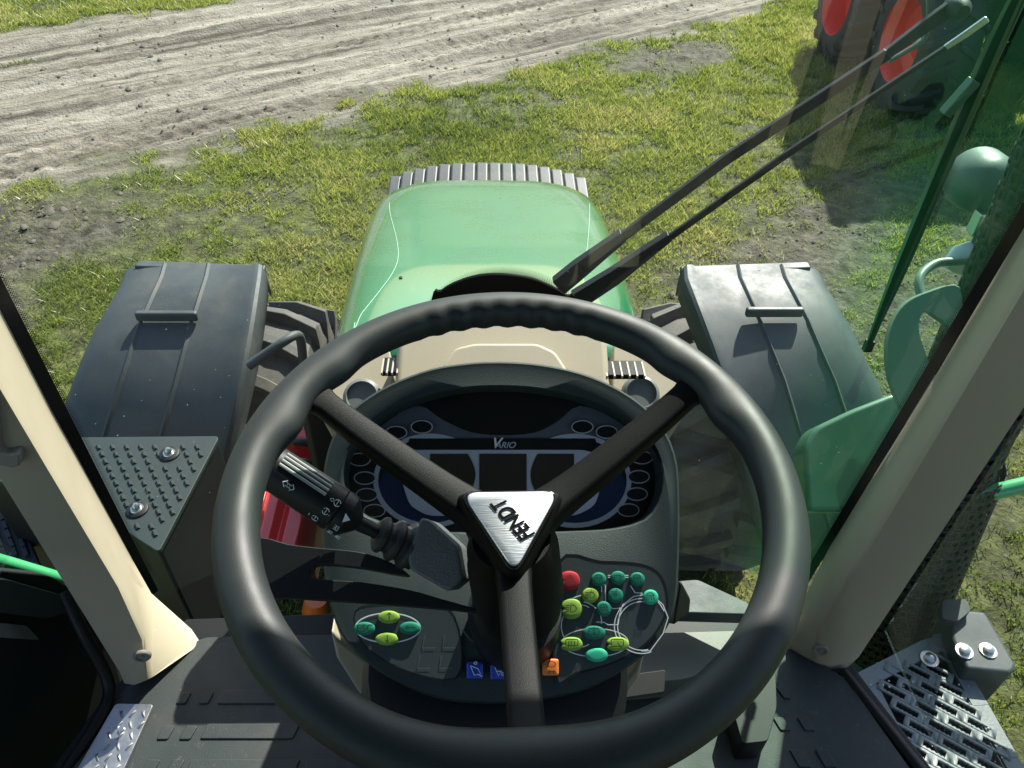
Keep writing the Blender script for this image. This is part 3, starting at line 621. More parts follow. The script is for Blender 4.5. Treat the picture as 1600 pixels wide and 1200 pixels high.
# water drops on the plate
V = []; Fc = []
for k in range(260):
    x = random.uniform(-.35, .35); y = random.uniform(-.3, .3)
    if not inside((x, y), W2): continue
    r = random.uniform(.0010, .0026); o = len(V)
    for lv in ((1, 0), (.8, .55), (.35, .85)): V += [G(x+r*lv[0]*cos(q*pi/3), y+r*lv[0]*sin(q*pi/3), r*lv[1]+.0005) for q in range(6)]
    Fc += [(o+l*6+q, o+l*6+(q+1) % 6, o+l*6+6+(q+1) % 6, o+l*6+6+q) for l in range(2) for q in range(6)]+[tuple(o+12+q for q in range(6))]
mk('water_drops', V, Fc, mat('water', (.5, .55, .55), .05, spec=.9), sg, kind='stuff')
# grey bracket beside the step
PB = Plane((0, 0, 1.46), (0, 0, 1)); bk = empty('step_bracket', (1.1, .8, 1.4), T, label='grey moulded bracket with two bolts beyond the slotted step')
slab('bracket_body', PB, roundpoly([(1478, 950), (1540, 955), (1590, 1040), (1582, 1052), (1512, 1045), (1490, 1000)], 7), 0, -.16, FGREY, bk, bevel=.008)
for x, y in ((1506, 1018), (1543, 1017)):
    c = PB(x, y); lathe('bolt', c, c+Vector((0, 0, .012)), ((0, .017), (.25, .017), (.26, .011), (.8, .010), (1, .005)), STEEL, bk, n=16)
slab('clamp', PB, roundpoly([(1466, 945), (1504, 944), (1512, 962), (1490, 980), (1466, 975)], 6), .0, .02, DGREY, bk, bevel=.006)
#@@CAB
# ---- cab: floor, pillars, glass, roof
PF = Plane((0, 0, 1.55), (0, 0, 1))
slab('cab_floor', PF, [(176, 1092), (296, 978), (560, 968), (900, 962), (1226, 984), (1326, 1050), (1440, 1200), (1640, 1480), (2300, 2600), (-700, 2600), (-200, 1600)], -.03, -.005, BLK, T, bevel=.003)
slab('floor_mat', PF, roundpoly([(190, 1085), (318, 1000), (560, 995), (900, 985), (1215, 1010), (1318, 1062), (1428, 1218), (1570, 1440), (-20, 1440), (140, 1150)], 14), -.004, .006, MATG, T, bevel=.003, label='grey rubber floor mat with raised blocks')
fm = T
def block(pts, h=.0045): return slab('mat_block', PF, roundpoly(pts, 2.5, 2), .0045, .0045+h, MATG, FM, bevel=.0018, seg=2)
FM = [o for o in T.children if o.name.startswith('floor_mat')][0]
def quad(x0, y0, x1, y1, sk): return [(x0, y0), (x1, y0), (x1-sk, y1), (x0-sk, y1)]
for k in range(2):
    block(quad(284+35*k, 1083, 300+35*k, 1101, 9)); block(quad(257+35*k, 1135, 275+35*k, 1157, 12)); block(quad(232+38*k, 1188, 252+38*k, 1212, 13))
    block([(1206+38*k, 1122), (1223+38*k, 1122), (1236+38*k, 1143), (1219+38*k, 1143)]); block([(1232+40*k, 1172), (1252+40*k, 1172), (1268+40*k, 1200), (1248+40*k, 1200)]); block([(1211, 1075), (1222, 1075), (1236, 1093), (1224, 1093)]) if k == 0 else None
block(quad(348, 1080, 440, 1101, 9)); block(quad(325, 1132, 470, 1156, 12)); block(quad(300, 1188, 470, 1214, 12)); block(quad(480, 1188, 640, 1214, 6))
# aluminium sill plate with embossed chevrons
PA = Plane((0, 0, 1.565), (0, 0, 1)); al = empty('sill_plate', (-.6, .5, 1.56), T, label='bright embossed aluminium sill plate at the left door')
slab('plate', PA, roundpoly([(182, 1102), (241, 1103), (190, 1215), (150, 1290), (60, 1290), (118, 1212)], 5), -.006, 0, ALU, al, bevel=.0015)
for r_ in range(9):
    for c_ in range(3):
        x = 190+c_*17-r_*9.5+(r_ % 2)*6; y = 1116+r_*17; p = PA(x, y); d = Vector((.0035, .0065*(1 if (r_+c_) % 2 else -1), 0)); s_ = Vector((-d.y, d.x, 0))*.45
        mk('chevron', [p-d-s_*.8, p+d-s_*.5, p+d+s_*.5, p-d+s_*.8, p+Vector((0, 0, .0030))], [(0, 1, 4), (1, 2, 4), (2, 3, 4), (3, 0, 4)], ALU, al, smooth=False)
c = PA(190, 1141); lathe('screw', c, c+Vector((0, 0, .004)), ((0, .006), (1, .004)), STEEL, al, n=12)

def pillar(name, secs, m, lab, ya, yc, parent=T):
    # secs: list of (A px, crease px, C px) rows from foot to top; A and crease lie on y=d0, C on y=d1, plus a hidden outer edge
    rg = []
    for kk, (A, B, C_) in enumerate(secs):
        a, b_, c_ = at(*A, y=ya[kk]), at(*B, y=ya[kk]+.006), at(*C_, y=yc[kk])
        sgn = 1 if a.x < 0 else -1
        rg.append([a+Vector((.0, .02, 0)), a.lerp(b_, .06), a.lerp(b_, .5)+Vector((0, -.006, 0)), b_.lerp(a, .06), b_.lerp(c_, .08), b_.lerp(c_, .92), c_+Vector((0, .012, 0)), c_+Vector((-sgn*.02, .035, 0)), a+Vector((sgn*.01, .08, 0))])
    k = (3.14-rg[-1][0].z)/(rg[-1][0].z-rg[-2][0].z); rg.append([q+(q-p)*k for p, q in zip(rg[-2], rg[-1])])
    V, Fc = loft(rg); return mk(name, V, Fc, m, parent, angle=50, label=lab)
ext = lambda p, q, t: (q[0]+(q[0]-p[0])*t, q[1]+(q[1]-p[1])*t)
# left pillar
LA = [(193, 1068), (184, 1052), (96, 912), (0, 757), (-160, 500)]
LB = [(207, 1071), (222, 1000), (190, 918), (77, 728), (-34, 540)]
LC = [(309, 1006), (241, 950), (204, 884), (78, 642), (-20, 452)]
LB[0] = (228, 1064); LC[0] = (308, 1010)
lp = pillar('front_pillar', list(zip([(192, 1068)]+LA[1:], [(232, 1062)]+[(224, 996)]+LB[2:], LC)), BEIGE, 'beige left cab pillar crossed by a strip of sunlight', (.662, .672, .70, .71, .71), (.744, .81, .872, .885, .885))
ca_ = at(222, 1026, y=.6625)
cn_ = Vector((.25, -1, .05)).normalized(); lathe('screw_cap', ca_-cn_*.003, ca_+cn_*.0022, ((0, .0145), (.7, .0140), (1, .0125), (.98, .0095), (.55, .0085), (.55, .004), (.9, .003)), BEIGE_D, lp, n=24)
# moulded grip on the upper left pillar
slab('pillar_grip', Plane((0, .70, 0), (0, -1, 0)), smoothpx([(-90, 560), (-30, 575), (2, 605), (8, 650), (16, 688), (40, 690), (30, 712), (-90, 668)], 3), -.02, .003, BEIGE_D, lp, bevel=.006)
# right pillar
RA = [(1322, 1048), (1345, 1030), (1405, 940), (1600, 647), (1760, 405)]
RB = [(1262, 1045), (1290, 985), (1330, 912), (1490, 600), (1640, 330)]
RC = [(1214, 1005), (1250, 962), (1300, 862), (1464, 600), (1600, 375)]
RB = [(1268, 1042), (1284, 975), (1340, 880), (1502, 606), (1640, 372)]
rp = pillar('front_pillar', list(zip(RA, RB, RC)), BEIGE, 'beige right cab pillar with a screw cap at its foot', (.690, .695, .71, .72, .72), (.744, .80, .87, .87, .87))
cn_ = Vector((-.25, -1, .05)).normalized(); ca_ = at(1282, 1016, y=.694); lathe('screw_cap', ca_-cn_*.003, ca_+cn_*.0022, ((0, .0145), (.7, .0140), (1, .0125), (.98, .0095), (.55, .0085), (.55, .004), (.9, .003)), BEIGE_D, rp, n=24)
# glass
def plan(t, z=1.5):                                         # windscreen plan curve, t -1..1, closing on the pillars
    a = abs(t); pts = [(0, 1.03), (.2, 1.03), (.38, 1.02), (.50, 1.0), (.60, .968), (.665, .93), (.70, .885)]
    s = a*(len(pts)-1); i = min(int(s), len(pts)-2); f = s-i; x = (pts[i][0]+(pts[i+1][0]-pts[i][0])*f)/.70; y = pts[i][1]+(pts[i+1][1]-pts[i][1])*f
    return (x*(.625+.078*(z-1.55)) if t > 0 else -x*.703), y
def pane(name, t0, t1, z0, z1, m, **kw):
    rows = []
    for k in range(49):
        t = t0+(t1-t0)*k/48; rows.append([Vector((*plan(t, z), z)) for z in (z0, (z0+z1)/2, z1)])
    V, Fc = loft(rows, close=False); return mk(name, V, Fc, m, T, angle=80, **kw)
wsn = pane('windscreen', -1, 1, 1.46, 3.14, GLASS, label='clear curved windscreen with faint reflections, a green reflection coloured into its right corner')
ta = wsn.data.color_attributes.new('tint', 'FLOAT_COLOR', 'POINT')  # mask of the green reflection painted into the right corner
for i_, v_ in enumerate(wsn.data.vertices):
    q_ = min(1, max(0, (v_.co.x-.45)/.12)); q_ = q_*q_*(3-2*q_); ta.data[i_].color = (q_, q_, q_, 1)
# black printed borders beside the pillars
def frit(t0, t1, z0, z1, off=-.004):
    rows = []
    for k in range(6):
        t = t0+(t1-t0)*k/5; rows.append([Vector((plan(t, z)[0], plan(t, z)[1]+off, z)) for z in (z0, z1)])
    V, Fc = loft(rows, close=False); return mk('glass_border', V, Fc, BLKG, wsn)
frit(-1, -.93, 1.5, 3.1); frit(.95, 1, 1.5, 3.1)
# dotted edge helper: halftone dots as real printed discs
def dots(path, rows, pitch, r, name='halftone_dots'):
    V = []; Fc = []
    for P0, nrm, inward in path:
        pass
    return V, Fc
# arch-shaped black print and wiper motor cover at the foot of the windscreen
PW = Plane((0, 1.022, 0), (0, -1, 0)); arch = smoothpx([(672, 476), (690, 452), (715, 438), (750, 428), (790, 427), (830, 433), (862, 446), (885, 460), (900, 480), (905, 700), (640, 700)], 4)
slab('wiper_cover', PW, arch, .0, .006, mat('cover_black', (.004, .004, .005), .8, spec=.1), T, label='black arched wiper motor cover behind the dash')
V = []; Fc = []; P_arch = [(x, y) for x, y in arch if y < 520]
cx0, cy0 = 787, 520
for row in range(7):
    for k in range(120):
        a = pi*(k+.5*(row % 2))/120; rr = 1+.0165*(row+.3); x = cx0+cos(a)*122*rr; y = cy0-sin(a)*93*rr
        if y > 500: continue
        c = PW(x, y, .002); o = len(V); r = .00125*(1-.09*row); V += [c+Vector((r*cos(q*pi/3), 0, r*sin(q*pi/3))) for q in range(6)]; Fc.append(tuple(o+q for q in range(6)))
mk('halftone_dots', V, Fc, BLKG, wsn, smooth=False, kind='stuff')
for sgn, xs in ((-1, -.585), (1, .585)):
    V = []; Fc = []
    for k in range(330):
        for row in range(4):
            z = 1.56+k*.0042+.0021*(row % 2); t = sgn*((.93 if sgn < 0 else .95)-.006*(row+.6)); x, y = plan(t, z); c = Vector((x, y-.003, z)); o = len(V); r = .0012*(1-.15*row); s_ = Vector(plan(t+.01)+(0,))-Vector(plan(t-.01)+(0,)); s_ = Vector((s_.x, s_.y, 0)).normalized()
            V += [c+s_*(r*cos(q*pi/3))+Vector((0, 0, r*sin(q*pi/3))) for q in range(6)]; Fc.append(tuple(o+q for q in range(6)))
    mk('halftone_dots', V, Fc, BLKG, wsn, smooth=False, kind='stuff')
# cab shell behind the camera
box('roof', (-.02, -.1, 3.20), (1.5, 2.2, .10), BEIGE_D, T, bevel=.03)
box('rear_wall', (-.02, -1.02, 1.9), (1.3, .05, .75), DGREY, T)
pb = prism('rear_window', [(-.62, -1.02, 2.28), (.58, -1.02, 2.28), (.6, -1.02, 3.14), (-.64, -1.02, 3.14)], (0, .005, 0), GLASS_S, T)
for sgn in (-1, 1):
    x = -.02+.66*sgn
    box('rear_pillar', (x, -1.0, 2.35), (.09, .09, 1.6), BEIGE, T); box('middle_pillar', (x+.02*sgn, -.35, 2.35), (.06, .10, 1.6), BLK, T)
tube('door_seal', [PF(1316, 1050), PF(1440, 1206), PF(1640, 1490)], .011, BLK, T, n=10)
prism('side_window', [(.685, .72, 1.62), (.685, -.3, 1.62), (.70, -.3, 3.14), (.70, .72, 3.14)], (.004, 0, 0), GLASS_S, T)
prism('side_window', [(-.725, .70, 1.9), (-.725, -.3, 1.9), (-.74, -.3, 3.14), (-.74, .70, 3.14)], (-.004, 0, 0), GLASS_S, T)
st_ = empty('driver_seat', (-.02, -.35, 1.6), T, label='dark driver seat below the camera'); box('cushion', (-.02, -.33, 2.0), (.5, .42, .14), SEATF, st_, bevel=.04); box('backrest', (-.02, -.66, 2.4), (.5, .14, .75), SEATF, st_, bevel=.05); box('pedestal', (-.02, -.38, 1.74), (.3, .3, .38), BLK, st_)
# door lower panel and seal, far left
PD = Plane((-.70, 0, 0), (1, .12, 0), Vector((0, 1, 0)))
dr = empty('door', (-.72, .3, 1.6), T, label='black lower door with handle, left of the cab floor')
slab('door_panel', Plane((-.66, .5, 0), (.92, -.35, .12), Vector((0, 1, 0))), roundpoly([(-250, 880), (0, 892), (80, 900), (152, 945), (190, 1068), (150, 1140), (60, 1290), (-300, 1500)], 10), 0, -.04, BLK, dr, bevel=.01)
slab('door_pull', Plane((-.655, .5, 0), (.92, -.35, .12), Vector((0, 1, 0))), roundpoly([(-40, 966), (30, 974), (50, 996), (-40, 990)], 4), .0, .018, mat('satin_handle', (.25, .27, .28), .25, metal=.8), dr, bevel=.004)
slab('armrest', Plane((-.655, .5, 0), (.92, -.35, .12), Vector((0, 1, 0))), roundpoly([(-120, 894), (0, 902), (80, 925), (100, 950), (60, 962), (-120, 940)], 8), .0, .02, DGREY, dr, bevel=.008)
tube('door_seal', [at(100, 925, y=.74), at(128, 985, y=.70), at(170, 1070, y=.66), at(150, 1130, y=.6), at(95, 1215, y=.52)], .010, BLK, dr, sm=5)
# ---- wipers: two linked arms and a long blade
wy = 1.075
def GW(px, py, y=wy): return at(px, py, y=y)
wp_ = empty('wiper', (.1, 1.07, 1.9), T, label='black twin-arm windscreen wiper parked along the right glass corner')
def flat(name, pts, w, m, th=.008, yy=wy):
    V, Fc = merge([loft([[P+s*ww/2, P-s*ww/2, P-s*ww/2+Vector((0, th, 0)), P+s*ww/2+Vector((0, th, 0))] for P, ww, s in
        [(GW(*p, yy), w_, (GW(p[0]+(q[1]-p[1]), p[1]-(q[0]-p[0]), yy)-GW(*p, yy)).normalized()) for p, w_, q in [(pts[i], w[i], pts[i+1] if i < len(pts)-1 else (2*pts[i][0]-pts[i-1][0], 2*pts[i][1]-pts[i-1][1])) for i in range(len(pts))]]])])
    return mk(name, V, Fc, m, wp_, bevel=.002, seg=2)
flat('wiper_arm', [(872, 452), (905, 425), (975, 371)], [.034, .032, .018], BLK, .018)
flat('wiper_arm', [(975, 371), (1140, 248), (1390, 85)], [.0155, .0165, .0165], BLK, .010)
flat('wiper_arm', [(1385, 88), (1440, 48), (1495, 10)], [.014, .018, .022], DGREY, .010)
flat('wiper_arm', [(900, 474), (960, 436), (1048, 372)], [.036, .030, .014], BLK, .018, wy+.012)
flat('wiper_arm', [(1048, 372), (1220, 250), (1480, 75)], [.011, .011, .006], BLK, .008, wy+.012)
flat('wiper_arm', [(1478, 76), (1510, 55), (1545, 30)], [.008, .010, .010], STEEL, .006, wy+.012)
tube('washer_hose', [GW(1450, -10, wy+.02), GW(1451, 30, wy+.02), GW(1445, 60, wy+.02), GW(1420, 78, wy+.02), GW(1388, 96, wy+.02)], .0035, GREENB, wp_, n=8, sm=5)
p = GW(1495, 12); lathe('pivot', p+Vector((0, -.02, 0)), p+Vector((0, .02, 0)), ((0, .008), (.2, .014), (.8, .014), (1, .008)), DGREY, wp_, n=16)
bl = [at(1605, -40, y=.98), at(1540, 100, y=.99), at(1455, 300, y=1.0), at(1400, 430, y=1.01), at(1357, 540, y=1.01)]
tube('wiper_blade', bl, [.006, .011, .010, .008, .005], mat('blade_veiled_black', (.02, .07, .04), .3), wp_, n=6, sm=6)  # green reflection over blade and spine is put into their colours
tube('blade_spine', [p_+Vector((.014, .004, .004)) for p_ in bl[:-1]]+[bl[-1]], .003, mat('spine_veiled_black', (.06, .16, .10), .2), wp_, n=6, sm=6)
box('blade_clip', at(1499, 152, y=.985), (.013, .015, .05), GREENB, wp_, rot=Matrix.Rotation(.45, 3, 'Y')); box('blade_tip', bl[-1], (.014, .012, .022), BLK, wp_)
#@@DASH
# ---- dash body in beige behind the instrument binnacle
db = empty('dashboard', (-.03, .8, 2.0), T, label='beige dash moulding with round vents behind the instrument panel')
def ringpx(pts, y): return [at(px, py, y=y) for px, py in pts]
DP = Plane(at(780, 545, y=.80), (0, -.42, .91))
def dslab(name, pts, h0, h1, bev=.008): return slab(name, DP, smoothpx(pts, 3), h0, h1, BEIGE, db, bevel=bev, seg=4)
slab('dash_top', DP, roundpoly([(622, 760), (632, 575), (640, 545), (668, 528), (700, 517), (870, 517), (908, 528), (926, 548), (934, 575), (946, 760)], 24), -.10, 0, BEIGE, db, bevel=.010, seg=4)
slab('dash_ridge', DP, roundpoly([(688, 700), (692, 585), (712, 556), (742, 549), (838, 549), (866, 562), (884, 590), (890, 700)], 8), 0, .026, BEIGE, db, bevel=.012, seg=4)
for sgn, pts in ((-1, [(520, 690), (528, 640), (545, 610), (590, 592), (620, 584), (628, 690)]), (1, [(942, 690), (946, 574), (985, 584), (1022, 600), (1040, 630), (1046, 690)])):
    slab('dash_wing', DP, roundpoly(pts, 8), -.14, -.055, BEIGE, db, bevel=.010, seg=4)
for x, y in ((567, 622), (1000, 617)):
    c = DP(x, y, -.050); n_ = Vector((0, -.55, .83)); v_ = empty('air_vent', c, db)
    lathe('vent_ring', c-n_*.01, c+n_*.012, ((0, .026), (.6, .027), (.9, .025), (1, .021), (.8, .0195)), mat('vent_grey', (.16, .17, .17), .4), db)
    lathe('vent_bowl', c-n_*.004, c+n_*.006, ((0, .001), (.5, .012), (1, .019)), BLKG, db)
    bpy.data.objects.remove(v_)
# defroster slots between dash and glass
for sgn, xs, y_ in ((-1, (598, 622), 573), (1, (935, 1005), 578)):
    n = 3 if sgn < 0 else 6
    box('defroster_slot', DP((xs[0]+xs[1])/2, y_, -.012), ((xs[1]-xs[0])/1200*1.05, .030, .008), BLKG, db)
    for k in range(n+1): box('slot_rib', DP(xs[0]+(xs[1]-xs[0])*k/n, y_, -.008), (.0022, .030, .0045), BEIGE, db)
# steering column, pleated boot, beige skirt
lathe('column_boot', (-.016, .40, 1.60), (-.016, .40, 2.12), tuple((k/24, .128+(.010 if k % 2 else 0)-.02*(1-k/24)) for k in range(25)), mat('boot_rubber', (.010, .010, .011), .6), T, n=40, label='black pleated boot under the instrument panel')
PSk = Plane((0, .50, 0), (0, -1, 0))
for pts, lab in (([(516, 990), (620, 1070), (618, 1105), (560, 1085), (525, 1030)], 0), ([(1000, 1060), (965, 1110), (960, 1085), (990, 1050), (1010, 1010)], 1)):
    slab('column_skirt', PSk, pts, 0, -.12, BEIGE, T, bevel=.006)
box('column_base', (-.015, .68, 1.70), (.34, .20, .36), BEIGE_D, T, bevel=.03)
# right foot console
cz = Plane((0, 0, 1.70), (0, 0, 1))
slab('console_top', cz, roundpoly([(1000, 912), (1090, 905), (1170, 942), (1176, 960), (1000, 955)], 6), 0, -.03, FGREY, T, bevel=.006)
cz2 = Plane((0, 0, 1.62), (0, 0, 1))
slab('footwell_step', cz2, roundpoly([(985, 990), (1172, 985), (1178, 1012), (1170, 1040), (1060, 1062), (960, 1070)], 5), 0, -.06, mat('step_taupe', (.13, .13, .115), .5, bump=.2), T, bevel=.006)
slab('pedal', Plane((0, 0, 1.66), (0, -.2, 1)), roundpoly([(978, 1058), (1038, 1050), (1036, 1085), (975, 1094)], 4), 0, .012, BLK, T, bevel=.004, label='black pedal right of the column boot')
c = at(992, 1076, z=1.68); lathe('pedal_bolt', c, c+Vector((0, 0, .01)), ((0, .008), (1, .006)), STEEL, T, n=12)
slab('side_console', cz2, roundpoly([(1176, 1062), (1212, 1046), (1214, 1105), (1200, 1158), (1160, 1162), (1140, 1090)], 7), .0, -.06, BLK, T, bevel=.01)

# ---- instrument panel (binnacle)
PT = radians(37); IP0 = at(782, 830, d=.765); IP = Plane(IP0, (0, -sin(PT), cos(PT)))
ip = empty('instrument_panel', IP0, T, label='charcoal instrument binnacle with displays and coloured buttons behind the steering wheel')
outline = smoothpx([(775, 562), (850, 567), (925, 585), (990, 618), (1035, 660), (1060, 715), (1065, 790), (1064, 880), (1058, 950), (1035, 1000), (985, 1045), (920, 1080), (850, 1097), (770, 1103), (690, 1097), (620, 1070), (560, 1030), (525, 985), (507, 920), (500, 850), (500, 770), (508, 705), (535, 650), (590, 607), (660, 577), (715, 566)], 4)
# parametrise by angle about the panel centre so that loops match
def byang(pts, c, angs):
    a = np.array([math.atan2(y-c[1], x-c[0]) for x, y in pts]); o = np.argsort(a); a = a[o]; r = np.array([math.hypot(x-c[0], y-c[1]) for x, y in pts])[o]
    rr = np.interp(angs, a, r, period=2*pi); return [(c[0]+q*cos(t), c[1]+q*sin(t)) for q, t in zip(rr, angs)]
NA = 96; angs = [2*pi*k/NA-pi for k in range(NA)]
out = byang(outline, (782, 800), angs)
# opening of the dials
opn = smoothpx([(780, 604), (850, 609), (920, 626), (980, 655), (1018, 692), (1034, 738), (1030, 780), (1008, 812), (960, 826), (900, 830), (780, 832), (660, 830), (600, 818), (560, 800), (540, 772), (536, 735), (552, 692), (590, 655), (645, 627), (710, 609)], 4)
op = byang(opn, (784, 720), angs)
def ringh(pts, h, c=None, s=1.0):
    P = [IP(x, y, 0)+IP.n*h for x, y in pts]
    if s != 1: m_ = sum(P, Vector())/len(P); P = [m_+(p-m_)*s for p in P]
    return P
def topw(py): return min(1, max(0, (830-py)/230))               # brow stands prouder at the top
rings = [ringh(out, -.085, s=.93), ringh(out, -.05, s=.985), ringh(out, -.018, s=1.0)]
r_ = [IP(x, y, 0)+IP.n*(-.004+.0*topw(y)) for x, y in out]; m_ = sum(r_, Vector())/len(r_); rings.append([m_+(p-m_)*.992 for p in r_]); rings.append([m_+(p-m_)*.975+IP.n*.005 for p in r_])
rings.append([(m_+(p-m_)*.945)+IP.n*.0045 for p in r_])
o2 = [IP(x, y, 0)+IP.n*.0035 for x, y in op]; mo = sum(o2, Vector())/len(o2)
rings.append([mo+(p-mo)*1.012 for p in o2]); rings.append([mo+(p-mo)*1.0-IP.n*.001 for p in o2]); rings.append([mo+(p-mo)*.985-IP.n*.026 for p in o2])
V, Fc = loft(rings); mk('housing', V, Fc, DGREY, ip, angle=55, label='charcoal moulded housing with rounded brow')
D = -.0225                                                       # dial face height
slab('dial_face', IP, [(x, y) for x, y in byang(opn, (784, 720), angs)], D-.0015, D, PDARK, ip, smooth=False)
def flatp(name, pts, h, m): 
    P = [IP(x, y, h) for x, y in pts]; return mk(name, P, [tuple(range(len(P)))], m, ip, smooth=False)
grey = smoothpx([(655, 634), (690, 655), (735, 675), (784, 680), (835, 676), (872, 658), (906, 634), (960, 655), (995, 690), (910, 690), (780, 686), (655, 690), (575, 692), (610, 655)], 3)  # notch at the top leaves the brow's shadow as a dark lens
flatp('dial_print', grey, D+.0005, mat('dial_dim_grey', (.10, .105, .13), .4))
for cx_ in (672, 898):
    flatp('dial_disc', ell(cx_, 751, 86, 72), D+.0010, PDARK); flatp('dial_blue', ell(cx_+(8 if cx_ > 784 else -8), 765, 72, 55), D+.0014, PBLUE)
    strokes('dial_ring', IP, [(ell(cx_, 751, 85, 70, n=48),)], .0050, D+.0018, PGRAPH, ip)
flatp('dial_bar', [(640, 685), (930, 685), (936, 703), (634, 703)], D+.0021, PDARK)
lightp = roundpoly([(634, 703), (655, 703), (915, 703), (938, 712), (945, 740), (930, 790), (900, 806), (668, 806), (640, 790), (624, 740), (632, 712)], 12)
flatp('display_surround', lightp, D+.0024, PGRAPH)
lens = [(672, 709), (731, 709)]+[(731+12*sin(pi*k/10), 709+66*k/10) for k in range(1, 10)]+[(733, 780), (672, 780)]
flatp('display', lens, D+.0030, LCD); flatp('display', [(749, 709), (823, 709), (823, 780), (749, 780)], D+.0030, LCD)
flatp('display', [(897, 709), (840, 709)]+[(840-11*sin(pi*k/10), 709+66*k/10) for k in range(1, 10)]+[(838, 780), (897, 780)], D+.0030, LCD)
for cx_ in (648, 923): flatp('light_sensor', ell(cx_, 722, 9, 7, n=16), D+.0030, PDARK)
tl_ = [(619, 676), (659, 667), (910, 667), (948, 675), (975, 691), (1003, 715), (998, 745), (995, 772), (982, 797), (594, 693), (562, 718), (570, 747), (573, 773), (585, 798)]
for x, y in tl_:
    flatp('telltale', ell(x, y, 16.5, 9.8, n=24), D+.0030, PDARK); strokes('telltale_ring', IP, [(ell(x, y, 16.5, 9.8, n=28),)], .0011, D+.0034, PGRAPH, ip)
text('vario_lettering', 'V', .0150, IP(774, 693, D+.004), IP.u, IP.v, WHITE, ip, shear=.35, off=.02)
text('vario_lettering', 'ARIO', .0090, IP(789, 696, D+.004), IP.u, IP.v, mat('pale_print', (.45, .47, .5), .5), ip, shear=.35, off=.012)
# lower switch fields: shallow inset lines and fields
H = .0052
fieldL = smoothpx([(555, 955), (590, 945), (650, 944), (700, 950), (720, 1000), (712, 1060), (640, 1050), (590, 1025), (560, 995)], 3)
fieldR = smoothpx([(872, 880), (940, 878), (1000, 882), (1030, 897), (1042, 930), (1038, 965), (1010, 1005), (960, 1035), (900, 1052), (868, 1056)], 4)
for fld, w in ((fieldR, .0022),): flatp('switch_field', fld, H-.0002, CGREY); strokes('field_groove', IP, [(fld,)], w, H, BLK, ip)
flatp('switch_field', fieldL, H-.0002, CGREY); strokes('field_groove', IP, [(fieldL,)], .0012, H, BLK, ip)
strokes('printed_outline', IP, [(ell(606, 981, 51, 23, n=40),)], .0012, H+.0003, WHITE, ip)
W1 = .0009
tract = [ell(1003, 978, 43, 43, 60, 290, n=40), ell(1003, 978, 38, 38, 62, 285, n=36), [(1002, 1017), (1016, 1017), (1036, 990), (1044, 965), (1036, 945), (1025, 935)], ell(906, 978, 29, 33, 60, 300, n=30), ell(906, 972, 34, 32, -5, 80, n=14),
         [(877, 940), (908, 930)], [(935, 914), (946, 914), (946, 944), (958, 951), (972, 950)], [(940, 925), (940, 916)], [(950, 902), (982, 902)], [(950, 899), (982, 899)], [(985, 915), (992, 926), (1004, 927)], [(932, 972), (943, 972), (950, 976), (966, 976), (968, 960), (973, 945), (990, 932), (1008, 929)], [(1038, 955), (1032, 945), (1028, 940)], (ell(930, 1004, 52, 22, n=40),)]
strokes('printed_outline', IP, tract, W1, H+.0003, WHITE, ip)
def notch(x, y, rx, ry): return smoothpx([(x-rx, y-ry*.35), (x-rx*.82, y), (x-rx*.98, y+ry*.4), (x-rx*.6, y+ry*.88), (x, y+ry), (x+rx*.7, y+ry*.75), (x+rx, y), (x+rx*.7, y-ry*.75), (x, y-ry), (x-rx*.65, y-ry*.85)], 3)
def lampicon(x, y, s=1, flip=1):
    return [[(x-1*flip*s, y-5*s), (x+4*flip*s, y-4*s), (x+7*flip*s, y), (x+4*flip*s, y+4*s), (x-1*flip*s, y+5*s), (x-1*flip*s, y-5*s)]]+[[(x-8*flip*s, y+k*s), (x-3*flip*s, y+k*s)] for k in (-4, -1.3, 1.3, 4)]
def worklamp(x, y):
    return [ell(x, y-1, 6, 5, 0, 180, n=8), [(x-6, y-1), (x+6, y-1)]]+[[(x+k, y+1), (x+k*1.5, y+6)] for k in (-4.5, -1.5, 1.5, 4.5)]
